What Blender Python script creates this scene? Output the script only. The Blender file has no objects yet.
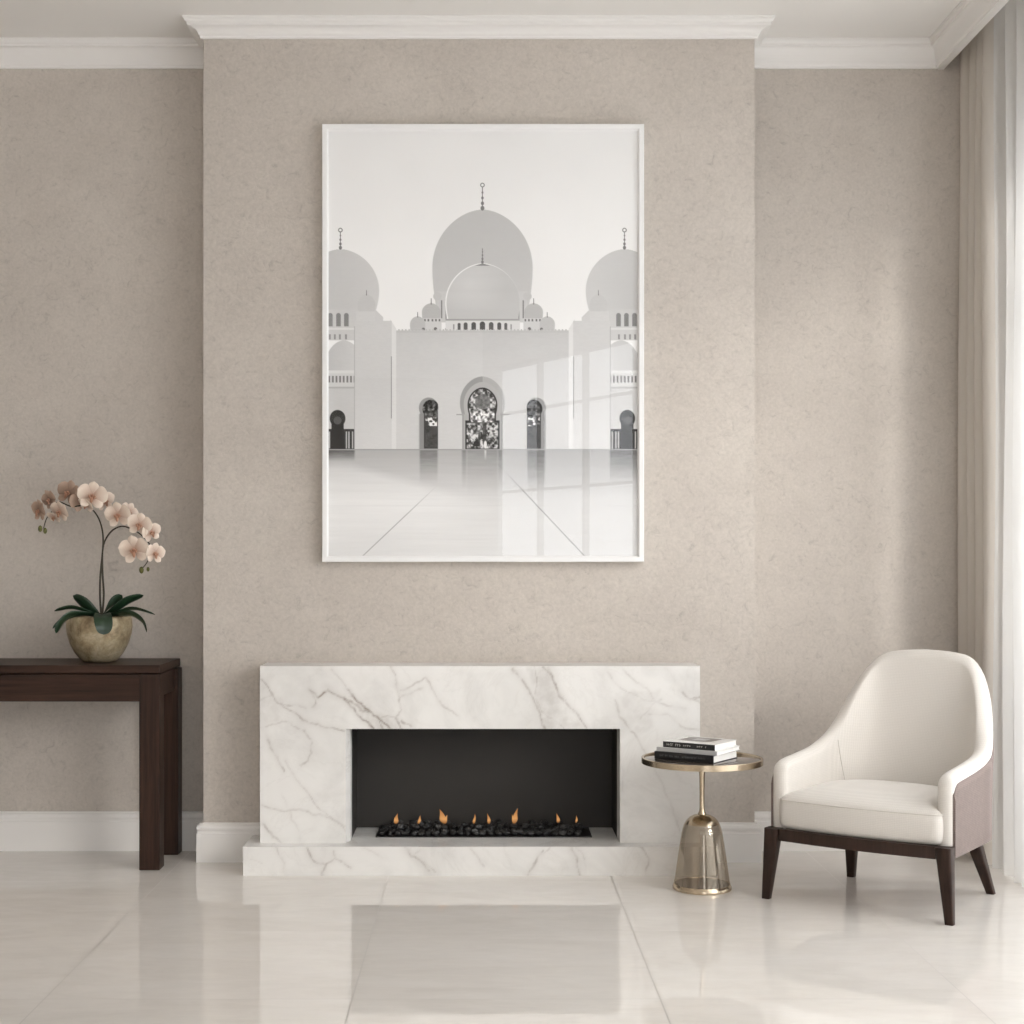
import bpy, bmesh, math, random
import numpy as np
from mathutils import Vector, Matrix, noise as mnoise
PI = math.pi
C = bpy.context.scene.collection
random.seed(11)

# ------------------------------------------------------------------ helpers
def lin(v):
    return v / 12.92 if v <= 0.04045 else ((v + 0.055) / 1.055) ** 2.4

def rgb(r, g, b):
    return (lin(r / 255), lin(g / 255), lin(b / 255), 1.0)

def link(name, me, m=None, parent=None, smooth=True):
    o = bpy.data.objects.new(name, me)
    C.objects.link(o)
    if m is not None and len(me.materials) == 0:
        for q in (m if isinstance(m, (list, tuple)) else [m]):
            me.materials.append(q)
    if parent is not None:
        o.parent = parent
    if smooth:
        me.polygons.foreach_set('use_smooth', [True] * len(me.polygons))
        me.update()
    return o

def build(name, bm, m=None, parent=None, smooth=False, sharp=35):
    bmesh.ops.recalc_face_normals(bm, faces=bm.faces)
    me = bpy.data.meshes.new(name)
    if smooth:
        for f in bm.faces:
            f.smooth = True
        for e in bm.edges:
            if len(e.link_faces) == 2:
                e.smooth = e.calc_face_angle(0) < math.radians(sharp)
    bm.to_mesh(me)
    bm.free()
    return link(name, me, m, parent, smooth=False)

def tag(o, label=None, cat=None, group=None, kind=None):
    if label: o['label'] = label
    if cat: o['category'] = cat
    if group: o['group'] = group
    if kind: o['kind'] = kind
    return o

def struct(name, bm, m, smooth=False):
    return tag(build(name, bm, m, None, smooth), kind='structure')

def empty(name, loc, rz=0):
    o = bpy.data.objects.new(name, None)
    o.empty_display_size = 0.1
    C.objects.link(o)
    o.location = loc
    o.rotation_euler = (0, 0, rz)
    return o

def box(bm, x0, x1, y0, y1, z0, z1, bev=0, seg=2):
    b = bmesh.new()
    bmesh.ops.create_cube(b, size=1)
    for v in b.verts:
        v.co = Vector(((x0 + x1) / 2 + v.co.x * (x1 - x0), (y0 + y1) / 2 + v.co.y * (y1 - y0), (z0 + z1) / 2 + v.co.z * (z1 - z0)))
    if bev > 0:
        bmesh.ops.bevel(b, geom=list(b.edges), offset=bev, segments=seg, affect='EDGES', profile=0.6)
    merge(bm, b)
    return bm

def merge(bm, b, M=None):
    vs = {}
    for v in b.verts:
        vs[v] = bm.verts.new(M @ v.co if M else v.co)
    for f in b.faces:
        try:
            nf = bm.faces.new([vs[v] for v in f.verts])
            nf.smooth = f.smooth
            nf.material_index = f.material_index
        except ValueError:
            pass
    b.free()

def lathe(bm, prof, seg=48, cx=0, cy=0, cap0=True, cap1=True):
    rings = []
    for r, z in prof:
        rings.append([bm.verts.new((cx + r * math.cos(2 * PI * k / seg), cy + r * math.sin(2 * PI * k / seg), z)) for k in range(seg)])
    for a, b in zip(rings, rings[1:]):
        for k in range(seg):
            bm.faces.new((a[k], a[(k + 1) % seg], b[(k + 1) % seg], b[k]))
    if cap0: bm.faces.new(rings[0][::-1])
    if cap1: bm.faces.new(rings[-1])
    return bm

def loft(bm, rings, closed=True, cap=True):
    R = [[bm.verts.new(p) for p in r] for r in rings]
    n = len(R[0])
    for a, b in zip(R, R[1:]):
        for k in range(n if closed else n - 1):
            bm.faces.new((a[k], a[(k + 1) % n], b[(k + 1) % n], b[k]))
    if cap and closed:
        bm.faces.new(R[0][::-1]); bm.faces.new(R[-1])
    return R

def tube(bm, pts, rad, seg=8):
    pts = [Vector(p) for p in pts]
    rings = []
    up = Vector((0.13, 0.31, 0.94)).normalized()
    for i, p in enumerate(pts):
        t = (pts[min(i + 1, len(pts) - 1)] - pts[max(i - 1, 0)]).normalized()
        a = t.cross(up)
        if a.length < 1e-3: a = t.cross(Vector((1, 0, 0)))
        a.normalize(); b = t.cross(a)
        r = rad[i] if isinstance(rad, (list, tuple)) else rad
        rings.append([p + a * math.cos(2 * PI * k / seg) * r + b * math.sin(2 * PI * k / seg) * r for k in range(seg)])
    loft(bm, rings)
    return bm

def crv(pts, n=10):
    """Catmull-Rom through the points"""
    P = [Vector(p) for p in pts]
    P = [P[0] * 2 - P[1]] + P + [P[-1] * 2 - P[-2]]
    out = []
    for i in range(1, len(P) - 2):
        for k in range(n):
            t = k / n
            a, b, c, d = P[i - 1], P[i], P[i + 1], P[i + 2]
            out.append(0.5 * ((2 * b) + (c - a) * t + (2 * a - 5 * b + 4 * c - d) * t * t + (3 * b - a - 3 * c + d) * t ** 3))
    out.append(P[-2])
    return out

# ------------------------------------------------------------------ materials
def mat(name, col=(0.8, 0.8, 0.8, 1), rough=0.5, metal=0.0, spec=0.5, coat=0, sheen=0):
    m = bpy.data.materials.new(name)
    m.use_nodes = True
    b = m.node_tree.nodes['Principled BSDF']
    b.inputs['Base Color'].default_value = col
    b.inputs['Roughness'].default_value = rough
    b.inputs['Metallic'].default_value = metal
    b.inputs['Specular IOR Level'].default_value = spec
    b.inputs['Coat Weight'].default_value = coat
    b.inputs['Sheen Weight'].default_value = sheen
    m.diffuse_color = col
    return m

class NT:
    def __init__(s, m): s.t = m.node_tree; s.b = s.t.nodes.get('Principled BSDF')
    def n(s, typ, **kw):
        x = s.t.nodes.new(typ)
        for k, v in kw.items(): setattr(x, k, v)
        return x
    def l(s, a, b): s.t.links.new(a, b)
    def coords(s, scale=(1, 1, 1), rot=(0, 0, 0)):
        tc = s.n('ShaderNodeTexCoord'); mp = s.n('ShaderNodeMapping')
        mp.inputs['Scale'].default_value = scale; mp.inputs['Rotation'].default_value = rot
        s.l(tc.outputs['Object'], mp.inputs['Vector']); return mp.outputs['Vector']
    def noise(s, vec, scale, detail=4, rough=0.5, dist=0):
        x = s.n('ShaderNodeTexNoise'); x.inputs['Scale'].default_value = scale; x.inputs['Detail'].default_value = detail
        x.inputs['Roughness'].default_value = rough; x.inputs['Distortion'].default_value = dist
        s.l(vec, x.inputs['Vector']); return x.outputs['Fac']
    def ramp(s, fac, stops):
        x = s.n('ShaderNodeValToRGB'); e = x.color_ramp.elements
        e[0].position, e[0].color = stops[0]; e[1].position, e[1].color = stops[-1]
        for p, c in stops[1:-1]:
            q = e.new(p); q.color = c
        s.l(fac, x.inputs['Fac']); return x.outputs['Color']
    def math(s, op, a, b=None, clamp=False):
        x = s.n('ShaderNodeMath', operation=op); x.use_clamp = clamp
        for i, v in enumerate((a, b)):
            if v is None: continue
            if isinstance(v, (int, float)): x.inputs[i].default_value = v
            else: s.l(v, x.inputs[i])
        return x.outputs[0]
    def mix(s, fac, a, b, mode='MIX'):
        x = s.n('ShaderNodeMix', data_type='RGBA', blend_type=mode)
        for i, v in ((0, fac), (6, a), (7, b)):
            if isinstance(v, (int, float, tuple)): x.inputs[i].default_value = v
            else: s.l(v, x.inputs[i])
        return x.outputs[2]
    def bump(s, h, strength=0.2, dist=0.002):
        x = s.n('ShaderNodeBump'); x.inputs['Strength'].default_value = strength; x.inputs['Distance'].default_value = dist
        s.l(h, x.inputs['Height']); s.l(x.outputs[0], s.b.inputs['Normal'])

def g(v): return (v, v, v, 1)

def wall_mat():
    m = mat('textured plaster wallpaper', rough=0.72, spec=0.25); t = NT(m)
    v = t.coords()
    n1 = t.noise(v, 2.2, 3, 0.6)
    n2 = t.noise(v, 26, 8, 0.72, 1.2)
    n3 = t.noise(v, 90, 3, 0.6)
    base = t.ramp(n1, [(0.3, (0.520, 0.475, 0.430, 1)), (0.7, (0.580, 0.533, 0.484, 1))])
    sp = t.ramp(n2, [(0.30, g(0.78)), (0.43, g(0.95)), (0.56, g(1)), (0.75, g(1.04))])
    c = t.mix(1.0, base, sp, 'MULTIPLY')
    sp3 = t.ramp(n3, [(0.3, g(0.93)), (0.7, g(1.04))])
    c = t.mix(1.0, c, sp3, 'MULTIPLY')
    t.l(c, t.b.inputs['Base Color'])
    h = t.math('ADD', n2, t.math('MULTIPLY', n3, 0.4))
    t.bump(h, 0.35, 0.0025)
    return m

def floor_mat():
    m = mat('polished cream floor tiles', rough=0.06, spec=0.55); t = NT(m)
    v = t.coords()
    sep = t.n('ShaderNodeSeparateXYZ'); t.l(v, sep.inputs[0])
    def joint(c, off, pitch, w):
        f = t.math('FRACT', t.math('ADD', t.math('DIVIDE', t.math('SUBTRACT', c, off), pitch), 100.5))
        d = t.math('MULTIPLY', t.math('ABSOLUTE', t.math('SUBTRACT', f, 0.5)), pitch)
        return t.math('LESS_THAN', d, w)
    jx = joint(sep.outputs[0], -0.367, 0.871, 0.0021)
    jy = joint(sep.outputs[1], 4.242, 0.77, 0.0018)
    j = t.math('MAXIMUM', jx, jy)
    # per-tile seed
    def idx(c, off, pitch): return t.math('FLOOR', t.math('DIVIDE', t.math('SUBTRACT', c, off), pitch))
    cb = t.n('ShaderNodeCombineXYZ'); t.l(idx(sep.outputs[0], -0.367, 0.871), cb.inputs[0]); t.l(idx(sep.outputs[1], 4.242, 0.77), cb.inputs[1])
    wn = t.n('ShaderNodeTexWhiteNoise', noise_dimensions='3D'); t.l(cb.outputs[0], wn.inputs['Vector'])
    off = t.n('ShaderNodeVectorMath', operation='MULTIPLY_ADD'); t.l(wn.outputs['Color'], off.inputs[0]); off.inputs[1].default_value = (7, 7, 7); t.l(t.coords((0.8, 2.2, 1), (0, 0, 0.12)), off.inputs[2])
    n1 = t.noise(off.outputs[0], 2.3, 7, 0.62, 0.7)
    n2 = t.noise(off.outputs[0], 9, 5, 0.6, 1.0)
    c1 = t.ramp(n1, [(0.25, (0.700, 0.662, 0.618, 1)), (0.5, (0.755, 0.720, 0.678, 1)), (0.75, (0.785, 0.755, 0.718, 1))])
    c2 = t.ramp(n2, [(0.35, g(0.975)), (0.65, g(1.02))])
    c = t.mix(1.0, c1, c2, 'MULTIPLY')
    c = t.mix(t.math('MULTIPLY', j, 0.6), c, (0.22, 0.20, 0.175, 1))
    t.l(c, t.b.inputs['Base Color'])
    t.l(t.math('ADD', t.math('MULTIPLY', j, 0.4), t.math('ADD', t.math('MULTIPLY', n2, 0.01), 0.018)), t.b.inputs['Roughness'])
    return m

def marble_mat(attr):
    m = mat('white marble with drawn veins' if attr else 'white marble', rough=0.30, spec=0.35); t = NT(m)
    v = t.coords()
    cl = t.noise(v, 3.0, 6, 0.6, 0.8)
    base = t.ramp(cl, [(0.32, (0.660, 0.650, 0.630, 1)), (0.52, (0.765, 0.755, 0.735, 1)), (0.75, (0.800, 0.790, 0.770, 1))])
    w = t.noise(t.coords((1, 1, 1.3), (0, 0.6, 0)), 1.9, 9, 0.62, 1.6)
    vein = t.ramp(t.math('ABSOLUTE', t.math('SUBTRACT', w, 0.5)), [(0.0, g(0.25)), (0.006, g(0.12)), (0.03, g(0.0))])
    if attr:
        a = t.n('ShaderNodeAttribute', attribute_name='vein')
        f = a.outputs['Fac']
        f = t.math('MAXIMUM', t.math('MULTIPLY', vein, 0.30), f, True)
    else:
        f = vein
    c = t.mix(f, base, (0.275, 0.235, 0.205, 1))
    t.l(c, t.b.inputs['Base Color'])
    return m

def wood_mat(name, c0, c1, axis):
    m = mat(name, rough=0.42, spec=0.22); t = NT(m)
    s = [34, 34, 34]; s[axis] = 1.6
    v = t.coords(tuple(s))
    n = t.noise(v, 1.5, 6, 0.65, 0.4)
    n2 = t.noise(t.coords(tuple(5 if i != axis else 0.6 for i in range(3))), 2.0, 3, 0.5)
    c = t.ramp(n, [(0.3, c0), (0.7, c1)])
    c = t.mix(1.0, c, t.ramp(n2, [(0.3, g(0.8)), (0.7, g(1.15))]), 'MULTIPLY')
    t.l(c, t.b.inputs['Base Color'])
    t.bump(n, 0.12, 0.001)
    return m

def fabric_mat(name, col, var=0.06, scale=420, sheen=0.25):
    m = mat(name, col, rough=0.92, spec=0.15, sheen=sheen); t = NT(m)
    v = t.coords()
    a = t.n('ShaderNodeTexWave', wave_type='BANDS', bands_direction='X'); b = t.n('ShaderNodeTexWave', wave_type='BANDS', bands_direction='Z')
    for q in (a, b):
        q.inputs['Scale'].default_value = scale / 8; q.inputs['Distortion'].default_value = 2.0; q.inputs['Detail'].default_value = 2
        t.l(v, q.inputs['Vector'])
    h = t.math('ADD', a.outputs['Fac'], b.outputs['Fac'])
    n = t.noise(v, scale / 2.2, 3, 0.7)
    c = t.mix(1.0, col, t.ramp(t.math('ADD', t.math('MULTIPLY', h, 0.25), t.math('MULTIPLY', n, 0.5)), [(0.25, g(1 - var)), (0.75, g(1 + var))]), 'MULTIPLY')
    t.l(c, t.b.inputs['Base Color'])
    t.bump(t.math('ADD', h, n), 0.18, 0.0006)
    return m

def cloth_thin(name, col, tr, tl):
    """thin woven cloth: part open weave, part light passing, part reflecting"""
    m = bpy.data.materials.new(name); m.use_nodes = True
    t = NT(m); t.t.nodes.remove(t.b)
    out = t.t.nodes['Material Output']
    d = t.n('ShaderNodeBsdfDiffuse'); d.inputs['Color'].default_value = col
    l = t.n('ShaderNodeBsdfTranslucent'); l.inputs['Color'].default_value = col
    p = t.n('ShaderNodeBsdfTransparent')
    m1 = t.n('ShaderNodeMixShader'); m1.inputs[0].default_value = tl
    t.l(d.outputs[0], m1.inputs[1]); t.l(l.outputs[0], m1.inputs[2])
    m2 = t.n('ShaderNodeMixShader'); m2.inputs[0].default_value = tr
    t.l(m1.outputs[0], m2.inputs[1]); t.l(p.outputs[0], m2.inputs[2])
    t.l(m2.outputs[0], out.inputs['Surface'])
    return m

def thin_glass(name, col=(1, 1, 1, 1), refl=1.0, metal_edge=None, rough=0.0):
    m = bpy.data.materials.new(name); m.use_nodes = True
    t = NT(m); t.t.nodes.remove(t.b)
    out = t.t.nodes['Material Output']
    p = t.n('ShaderNodeBsdfTransparent'); p.inputs['Color'].default_value = col
    gl = t.n('ShaderNodeBsdfGlossy'); gl.inputs['Roughness'].default_value = rough
    gl.inputs['Color'].default_value = metal_edge or (1, 1, 1, 1)
    fr = t.n('ShaderNodeFresnel'); geo = t.n('ShaderNodeNewGeometry')     # a thin sheet: the same reflection from either side
    t.l(t.math('SUBTRACT', 1.5, t.math('MULTIPLY', geo.outputs['Backfacing'], 1.5 - 1 / 1.5)), fr.inputs['IOR'])
    f = t.math('MULTIPLY', fr.outputs[0], refl, True) if not metal_edge else t.math('ADD', t.math('MULTIPLY', fr.outputs[0], refl), 0.11, True)
    mx = t.n('ShaderNodeMixShader'); t.l(f, mx.inputs[0]); t.l(p.outputs[0], mx.inputs[1]); t.l(gl.outputs[0], mx.inputs[2])
    t.l(mx.outputs[0], out.inputs['Surface'])
    return m

M = {}
M['wall'] = wall_mat()
M['floor'] = floor_mat()
M['paint'] = mat('white trim paint', (0.80, 0.785, 0.765, 1), 0.42, spec=0.35)
M['ceiling'] = mat('matt ceiling paint', (0.80, 0.785, 0.76, 1), 0.85, spec=0.2)
M['marble'] = marble_mat(True)
M['marble_plain'] = marble_mat(False)
M['soot'] = mat('dark grey firebox steel', (0.036, 0.033, 0.030, 1), 0.6, spec=0.3)
M['tray'] = mat('black burner metal', (0.012, 0.012, 0.012, 1), 0.4, spec=0.4)
M['walnut_x'] = wood_mat('dark walnut grain lengthwise', (0.013, 0.0065, 0.0045, 1), (0.056, 0.0275, 0.0180, 1), 0)
M['walnut_z'] = wood_mat('dark walnut grain upright', (0.013, 0.0065, 0.0045, 1), (0.056, 0.0275, 0.0180, 1), 2)
M['chair_wood'] = wood_mat('dark stained chair wood', (0.016, 0.0085, 0.006, 1), (0.046, 0.025, 0.018, 1), 2)
M['cream'] = fabric_mat('cream woven upholstery', (0.665, 0.632, 0.590, 1), 0.05)
M['taupe'] = fabric_mat('taupe woven upholstery', (0.190, 0.148, 0.134, 1), 0.2, sheen=0.15)
M['brass'] = mat('champagne brass', (0.52, 0.43, 0.315, 1), 0.22, 1.0)
M['frame'] = mat('white lacquer picture frame', (0.83, 0.83, 0.83, 1), 0.35)
M['window_frame'] = mat('white window frame', (0.75, 0.75, 0.75, 1), 0.4)
M['pages'] = mat('white book pages', (0.80, 0.79, 0.76, 1), 0.8)
M['book_black'] = mat('black cloth cover', (0.012, 0.012, 0.013, 1), 0.45)
M['book_grey'] = mat('light grey cover', (0.50, 0.50, 0.50, 1), 0.45)
M['book_white'] = mat('white glossy jacket', (0.78, 0.77, 0.75, 1), 0.25)
M['letter'] = mat('pale printed lettering', (0.5, 0.49, 0.46, 1), 0.4)
M['letter_dim'] = mat('dim grey printed lettering', (0.10, 0.10, 0.10, 1), 0.4)
M['photo_dark'] = mat('brown grey cover picture', (0.10, 0.08, 0.07, 1), 0.3)
M['drape'] = cloth_thin('taupe lined drapery', (0.66, 0.62, 0.57, 1), 0.0, 0.25)
M['sheer'] = cloth_thin('white sheer voile', (0.88, 0.88, 0.872, 1), 0.24, 0.55)
M['glazing'] = thin_glass('clear glass', (0.98, 0.98, 0.98, 1), 1.0)
M['pane'] = thin_glass('picture glass', (0.995, 0.995, 0.995, 1), 0.9)
M['smoke'] = thin_glass('smoked champagne glass', (0.76, 0.72, 0.67, 1), 1.0, (0.72, 0.64, 0.53, 1), 0.03)
M['tabletop'] = mat('smoked bronze mirror glass', (0.13, 0.105, 0.09, 1), 0.06, 0.55, spec=0.6)
M['leaf'] = mat('dark green orchid leaf', (0.012, 0.034, 0.015, 1), 0.32, spec=0.5)
M['stem'] = mat('brown green orchid stem', (0.035, 0.028, 0.014, 1), 0.5)
M['bud'] = mat('olive green bud', (0.10, 0.10, 0.02, 1), 0.5)
M['bark'] = mat('dark potting bark', (0.02, 0.015, 0.01, 1), 0.9)

def petal_mat(name, ca, cb):
    m = mat(name, ca, 0.6, spec=0.25); t = NT(m)
    a = t.n('ShaderNodeAttribute', attribute_name='petal')
    n = t.noise(t.coords((1, 1, 1)), 130, 3, 0.7)
    f = t.math('MULTIPLY', t.math('ADD', a.outputs['Fac'], t.math('MULTIPLY', t.math('SUBTRACT', n, 0.5), 0.7)), 1.0, True)
    t.l(t.mix(f, cb, ca), t.b.inputs['Base Color'])
    t.b.inputs['Subsurface Weight'].default_value = 0.0
    return m
M['petal'] = petal_mat('blush orchid petal', (0.80, 0.69, 0.59, 1), (0.42, 0.25, 0.18, 1))
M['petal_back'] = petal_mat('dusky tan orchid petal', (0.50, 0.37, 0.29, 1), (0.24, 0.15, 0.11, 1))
M['lip'] = mat('warm tan orchid lip', (0.42, 0.22, 0.14, 1), 0.5)

m = mat('weathered gilt ceramic', rough=0.42, metal=0.35); t = NT(m)
v = t.coords()
n = t.noise(v, 14, 6, 0.65, 0.5); n2 = t.noise(v, 70, 4, 0.7)
c = t.ramp(n, [(0.3, (0.17, 0.115, 0.06, 1)), (0.5, (0.42, 0.34, 0.215, 1)), (0.72, (0.60, 0.52, 0.37, 1))])
t.l(t.mix(1.0, c, t.ramp(n2, [(0.3, g(0.78)), (0.6, g(1.05))]), 'MULTIPLY'), t.b.inputs['Base Color']); t.bump(n2, 0.3, 0.002)
M['gilt'] = m

m = mat('black lava pebble', rough=0.5, spec=0.45); t = NT(m)
oi = t.n('ShaderNodeObjectInfo'); n = t.noise(t.coords(), 90, 4, 0.7)
c = t.ramp(t.math('ADD', t.math('MULTIPLY', oi.outputs['Random'], 0.7), t.math('MULTIPLY', n, 0.3)), [(0.1, g(0.008)), (0.65, g(0.035)), (1.0, g(0.12))])
t.l(c, t.b.inputs['Base Color']); t.bump(n, 0.5, 0.003)
M['pebble'] = m

m = bpy.data.materials.new('orange gas flame'); m.use_nodes = True; t = NT(m); t.t.nodes.remove(t.b)
tc = t.n('ShaderNodeTexCoord'); sp = t.n('ShaderNodeSeparateXYZ'); t.l(tc.outputs['Generated'], sp.inputs[0])
em = t.n('ShaderNodeEmission'); em.inputs['Strength'].default_value = .66
t.l(t.ramp(sp.outputs[2], [(0.0, (0.25, 0.09, 0.03, 1)), (0.35, (0.95, 0.47, 0.17, 1)), (1.0, (0.50, 0.19, 0.06, 1))]), em.inputs['Color'])
tr = t.n('ShaderNodeBsdfTransparent'); mx = t.n('ShaderNodeMixShader')
lw = t.n('ShaderNodeLayerWeight'); lw.inputs['Blend'].default_value = 0.35
t.l(t.math('ADD', t.math('MULTIPLY', lw.outputs['Facing'], 0.8), 0.30, True), mx.inputs[0])
t.l(em.outputs[0], mx.inputs[1]); t.l(tr.outputs[0], mx.inputs[2]); t.l(mx.outputs[0], t.t.nodes['Material Output'].inputs['Surface'])
M['flame'] = m

# ------------------------------------------------------------------ the room (camera at x=0, y=0, looking along +y)
YB, YC = 6.40, 6.16            # back wall, chimney breast face
XL, XR = -1.144, 1.119         # breast edges
RL, RR = -3.2, 2.36            # side walls
HC = 3.45
P0, P1 = (RR, -1.2), (0.2, -5.2)

bm = bmesh.new()
poly = [(RL - .1, -5.3), (0.25, -5.3), (RR + .1, -1.25), (RR + .1, YB + .1), (RL - .1, YB + .1)]
def slab(z0, z1):
    bm = bmesh.new()
    loft(bm, [[(x, y, z0) for x, y in poly], [(x, y, z1) for x, y in poly]])
    return bm
struct('floor', slab(-0.1, 0), M['floor'])
struct('ceiling', slab(HC, HC + 0.1), M['ceiling'])
bm = bmesh.new(); box(bm, RL - .1, RR + .1, YB, YB + .1, 0, HC); struct('wall_back', bm, M['wall'])
bm = bmesh.new(); box(bm, RL - .1, RL, -5.2, YB, 0, HC); struct('wall_left', bm, M['wall'])
bm = bmesh.new(); box(bm, RL, P1[0], -5.3, -5.2, 0, HC); struct('wall_front', bm, M['wall'])

# breast with the hole for the firebox
FX0, FX1, FZ1, FY1 = -0.526, 0.546, 0.567, 6.30
bm = bmesh.new()
box(bm, XL, FX0 - .006, YC, YB, 0, HC); box(bm, FX1 + .006, XR, YC, YB, 0, HC)
box(bm, FX0 - .006, FX1 + .006, YC, YB, FZ1 + .006, HC); box(bm, FX0 - .006, FX1 + .006, FY1 + .007, YB, 0, FZ1 + .006)
struct('wall_chimney', bm, M['wall'])

# right wall: tall window openings between piers
WY0, WY1, WZ0, WZ1 = 0.2, 5.70, 0.06, 2.95
bm = bmesh.new()
box(bm, RR, RR + .1, WY1, YB, 0, HC); box(bm, RR, RR + .1, -1.2, WY0, 0, HC)
box(bm, RR, RR + .1, WY0, WY1, WZ1, HC); box(bm, RR, RR + .1, WY0, WY1, 0, WZ0)
struct('wall_right', bm, M['wall'])

def window(name, A, B, z0, z1, nv, hz, depth=0.06, w=0.05):
    A, B = Vector((A[0], A[1], 0)), Vector((B[0], B[1], 0))
    L = (B - A).length; d = (B - A).normalized()
    Mx = Matrix.Translation(A) @ Matrix(((d.x, -d.y, 0, 0), (d.y, d.x, 0, 0), (0, 0, 1, 0), (0, 0, 0, 1)))
    b = bmesh.new()
    box(b, 0, L, -depth / 2, depth / 2, z0, z0 + w, .004); box(b, 0, L, -depth / 2, depth / 2, z1 - w, z1, .004)
    for i in range(nv + 1):
        c = L * i / nv
        box(b, max(0, c - w / 2), min(L, c + w / 2), -depth / 2, depth / 2, z0, z1, .004)
    for h in hz:
        box(b, 0, L, -depth / 2 + .01, depth / 2 - .01, h - .015, h + .015, .003)
    for v in b.verts: v.co = Mx @ v.co
    o = struct(name, b, M['window_frame'])
    p = bmesh.new(); box(p, 0.02, L - 0.02, -.004, .004, z0 + .02, z1 - .02)
    for v in p.verts: v.co = Mx @ v.co
    build('window_pane', p, M['glazing'], o)
    return Mx, L

window('window_1', (RR + .05, WY0), (RR + .05, WY1), WZ0, WZ1, 4, (2.4,))
dP = Vector((P0[0] - P1[0], P0[1] - P1[1])); PM = (P1[0] + dP.x * .62, P1[1] + dP.y * .62)
window('window_2', P1, PM, 0.0, HC, 3, (0.9, 2.0, 2.9))
bm = bmesh.new(); nx_, ny_ = dP.y / dP.length * .1, -dP.x / dP.length * .1
loft(bm, [[(PM[0], PM[1], z), (P0[0], P0[1], z), (P0[0] + nx_, P0[1] + ny_, z), (PM[0] + nx_, PM[1] + ny_, z)] for z in (0, HC)])
struct('wall_bay', bm, M['wall'])

# pelmet board hiding the curtain track
PX = 1.945
bm = bmesh.new(); box(bm, PX, PX + .025, 0.0, YB, 3.330, HC); struct('trim_1', bm, M['paint'])
bm = bmesh.new(); box(bm, PX + .025, RR, -.03, 0.0, 3.330, HC); struct('trim_2', bm, M['paint'])

def sweep(path, prof, closed_z=None):
    """profile (offset to the left of travel, z) along a plan path, mitred"""
    bm = bmesh.new(); n = len(path); rings = []
    for i, p in enumerate(path):
        p = Vector(p)
        d0 = (p - Vector(path[i - 1])).normalized() if i > 0 else None
        d1 = (Vector(path[i + 1]) - p).normalized() if i < n - 1 else None
        if d0 is None: d0 = d1
        if d1 is None: d1 = d0
        n0, n1 = Vector((-d0.y, d0.x)), Vector((-d1.y, d1.x))
        mt = (n0 + n1); mt = mt / max(1e-6, mt.dot(n0))
        rings.append([(p.x + mt.x * o, p.y + mt.y * o, z) for o, z in prof])
    loft(bm, rings)
    return bm

def crown_prof(Hh, P):
    z = HC
    pts = [(-.001, z - Hh), (P * .16, z - Hh), (P * .17, z - Hh + .010), (P * .24, z - Hh + .014)]
    for k in range(9):                                    # cove
        a = k / 8 * PI / 2
        pts.append((P * .26 + P * .52 * (1 - math.cos(a)), z - Hh + .018 + (Hh - .052) * math.sin(a)))
    pts += [(P * .80, z - .030), (P * .80, z - .024)]
    for k in range(4):
        a = k / 3 * PI / 2
        pts.append((P * .84 + P * .1 * math.sin(a), z - .022 + .012 * (1 - math.cos(a))))
    pts += [(P, z - .010), (P, z), (-.001, z)]
    return pts
# paths run with the room on the left-hand side
struct('trim_3', sweep([(1.0 * RL, YB), (XL, YB)][::-1], [(o, z) for o, z in crown_prof(.118, .050)]), M['paint'])
struct('trim_4', sweep([(PX, 0.0), (PX, YB), (XR, YB)], crown_prof(.118, .050)), M['paint'])
struct('trim_5', sweep([(XR, YB), (XR, YC), (XL, YC), (XL, YB)], crown_prof(.074, .072)), M['paint'])
struct('trim_6', sweep([(RL, YB), (RL, -5.2), (P1[0], -5.2)], crown_prof(.118, .050)), M['paint'])

def base_prof(Hh, P=0.025):
    return [(-.001, 0), (P, 0), (P, Hh - .042), (P * .82, Hh - .038), (P * .82, Hh - .030), (P * .98, Hh - .026), (P, Hh - .018), (P * .85, Hh - .010), (P * .5, Hh - .006), (P * .45, Hh), (-.001, Hh)]
struct('baseboard_left', sweep([(XL, YB), (RL, YB), (RL, -5.2), (P1[0], -5.2)], base_prof(.165)), M['paint'])
struct('baseboard_right', sweep([(RR, WY1 + .0), (RR, YB), (XR, YB)], base_prof(.165)), M['paint'])
struct('baseboard_chimney_left', sweep([(-.876, YC), (XL, YC), (XL, YB)], base_prof(.160)), M['paint'])
struct('baseboard_chimney_right', sweep([(XR, YB), (XR, YC), (.860, YC)], base_prof(.160)), M['paint'])

# ------------------------------------------------------------------ fireplace
SX0, SX1, SY, SZ = -0.882, 0.866, 5.96, 0.817
HX0, HX1, HY, HZ = -0.937, 0.921, 5.88, 0.114
OX0, OX1, OZ1 = -0.541, 0.549, 0.567

def turb(x, z, s, seed):
    return mnoise.fractal(Vector((x * s, z * s, seed)), 0.7, 2.1, 5)

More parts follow.
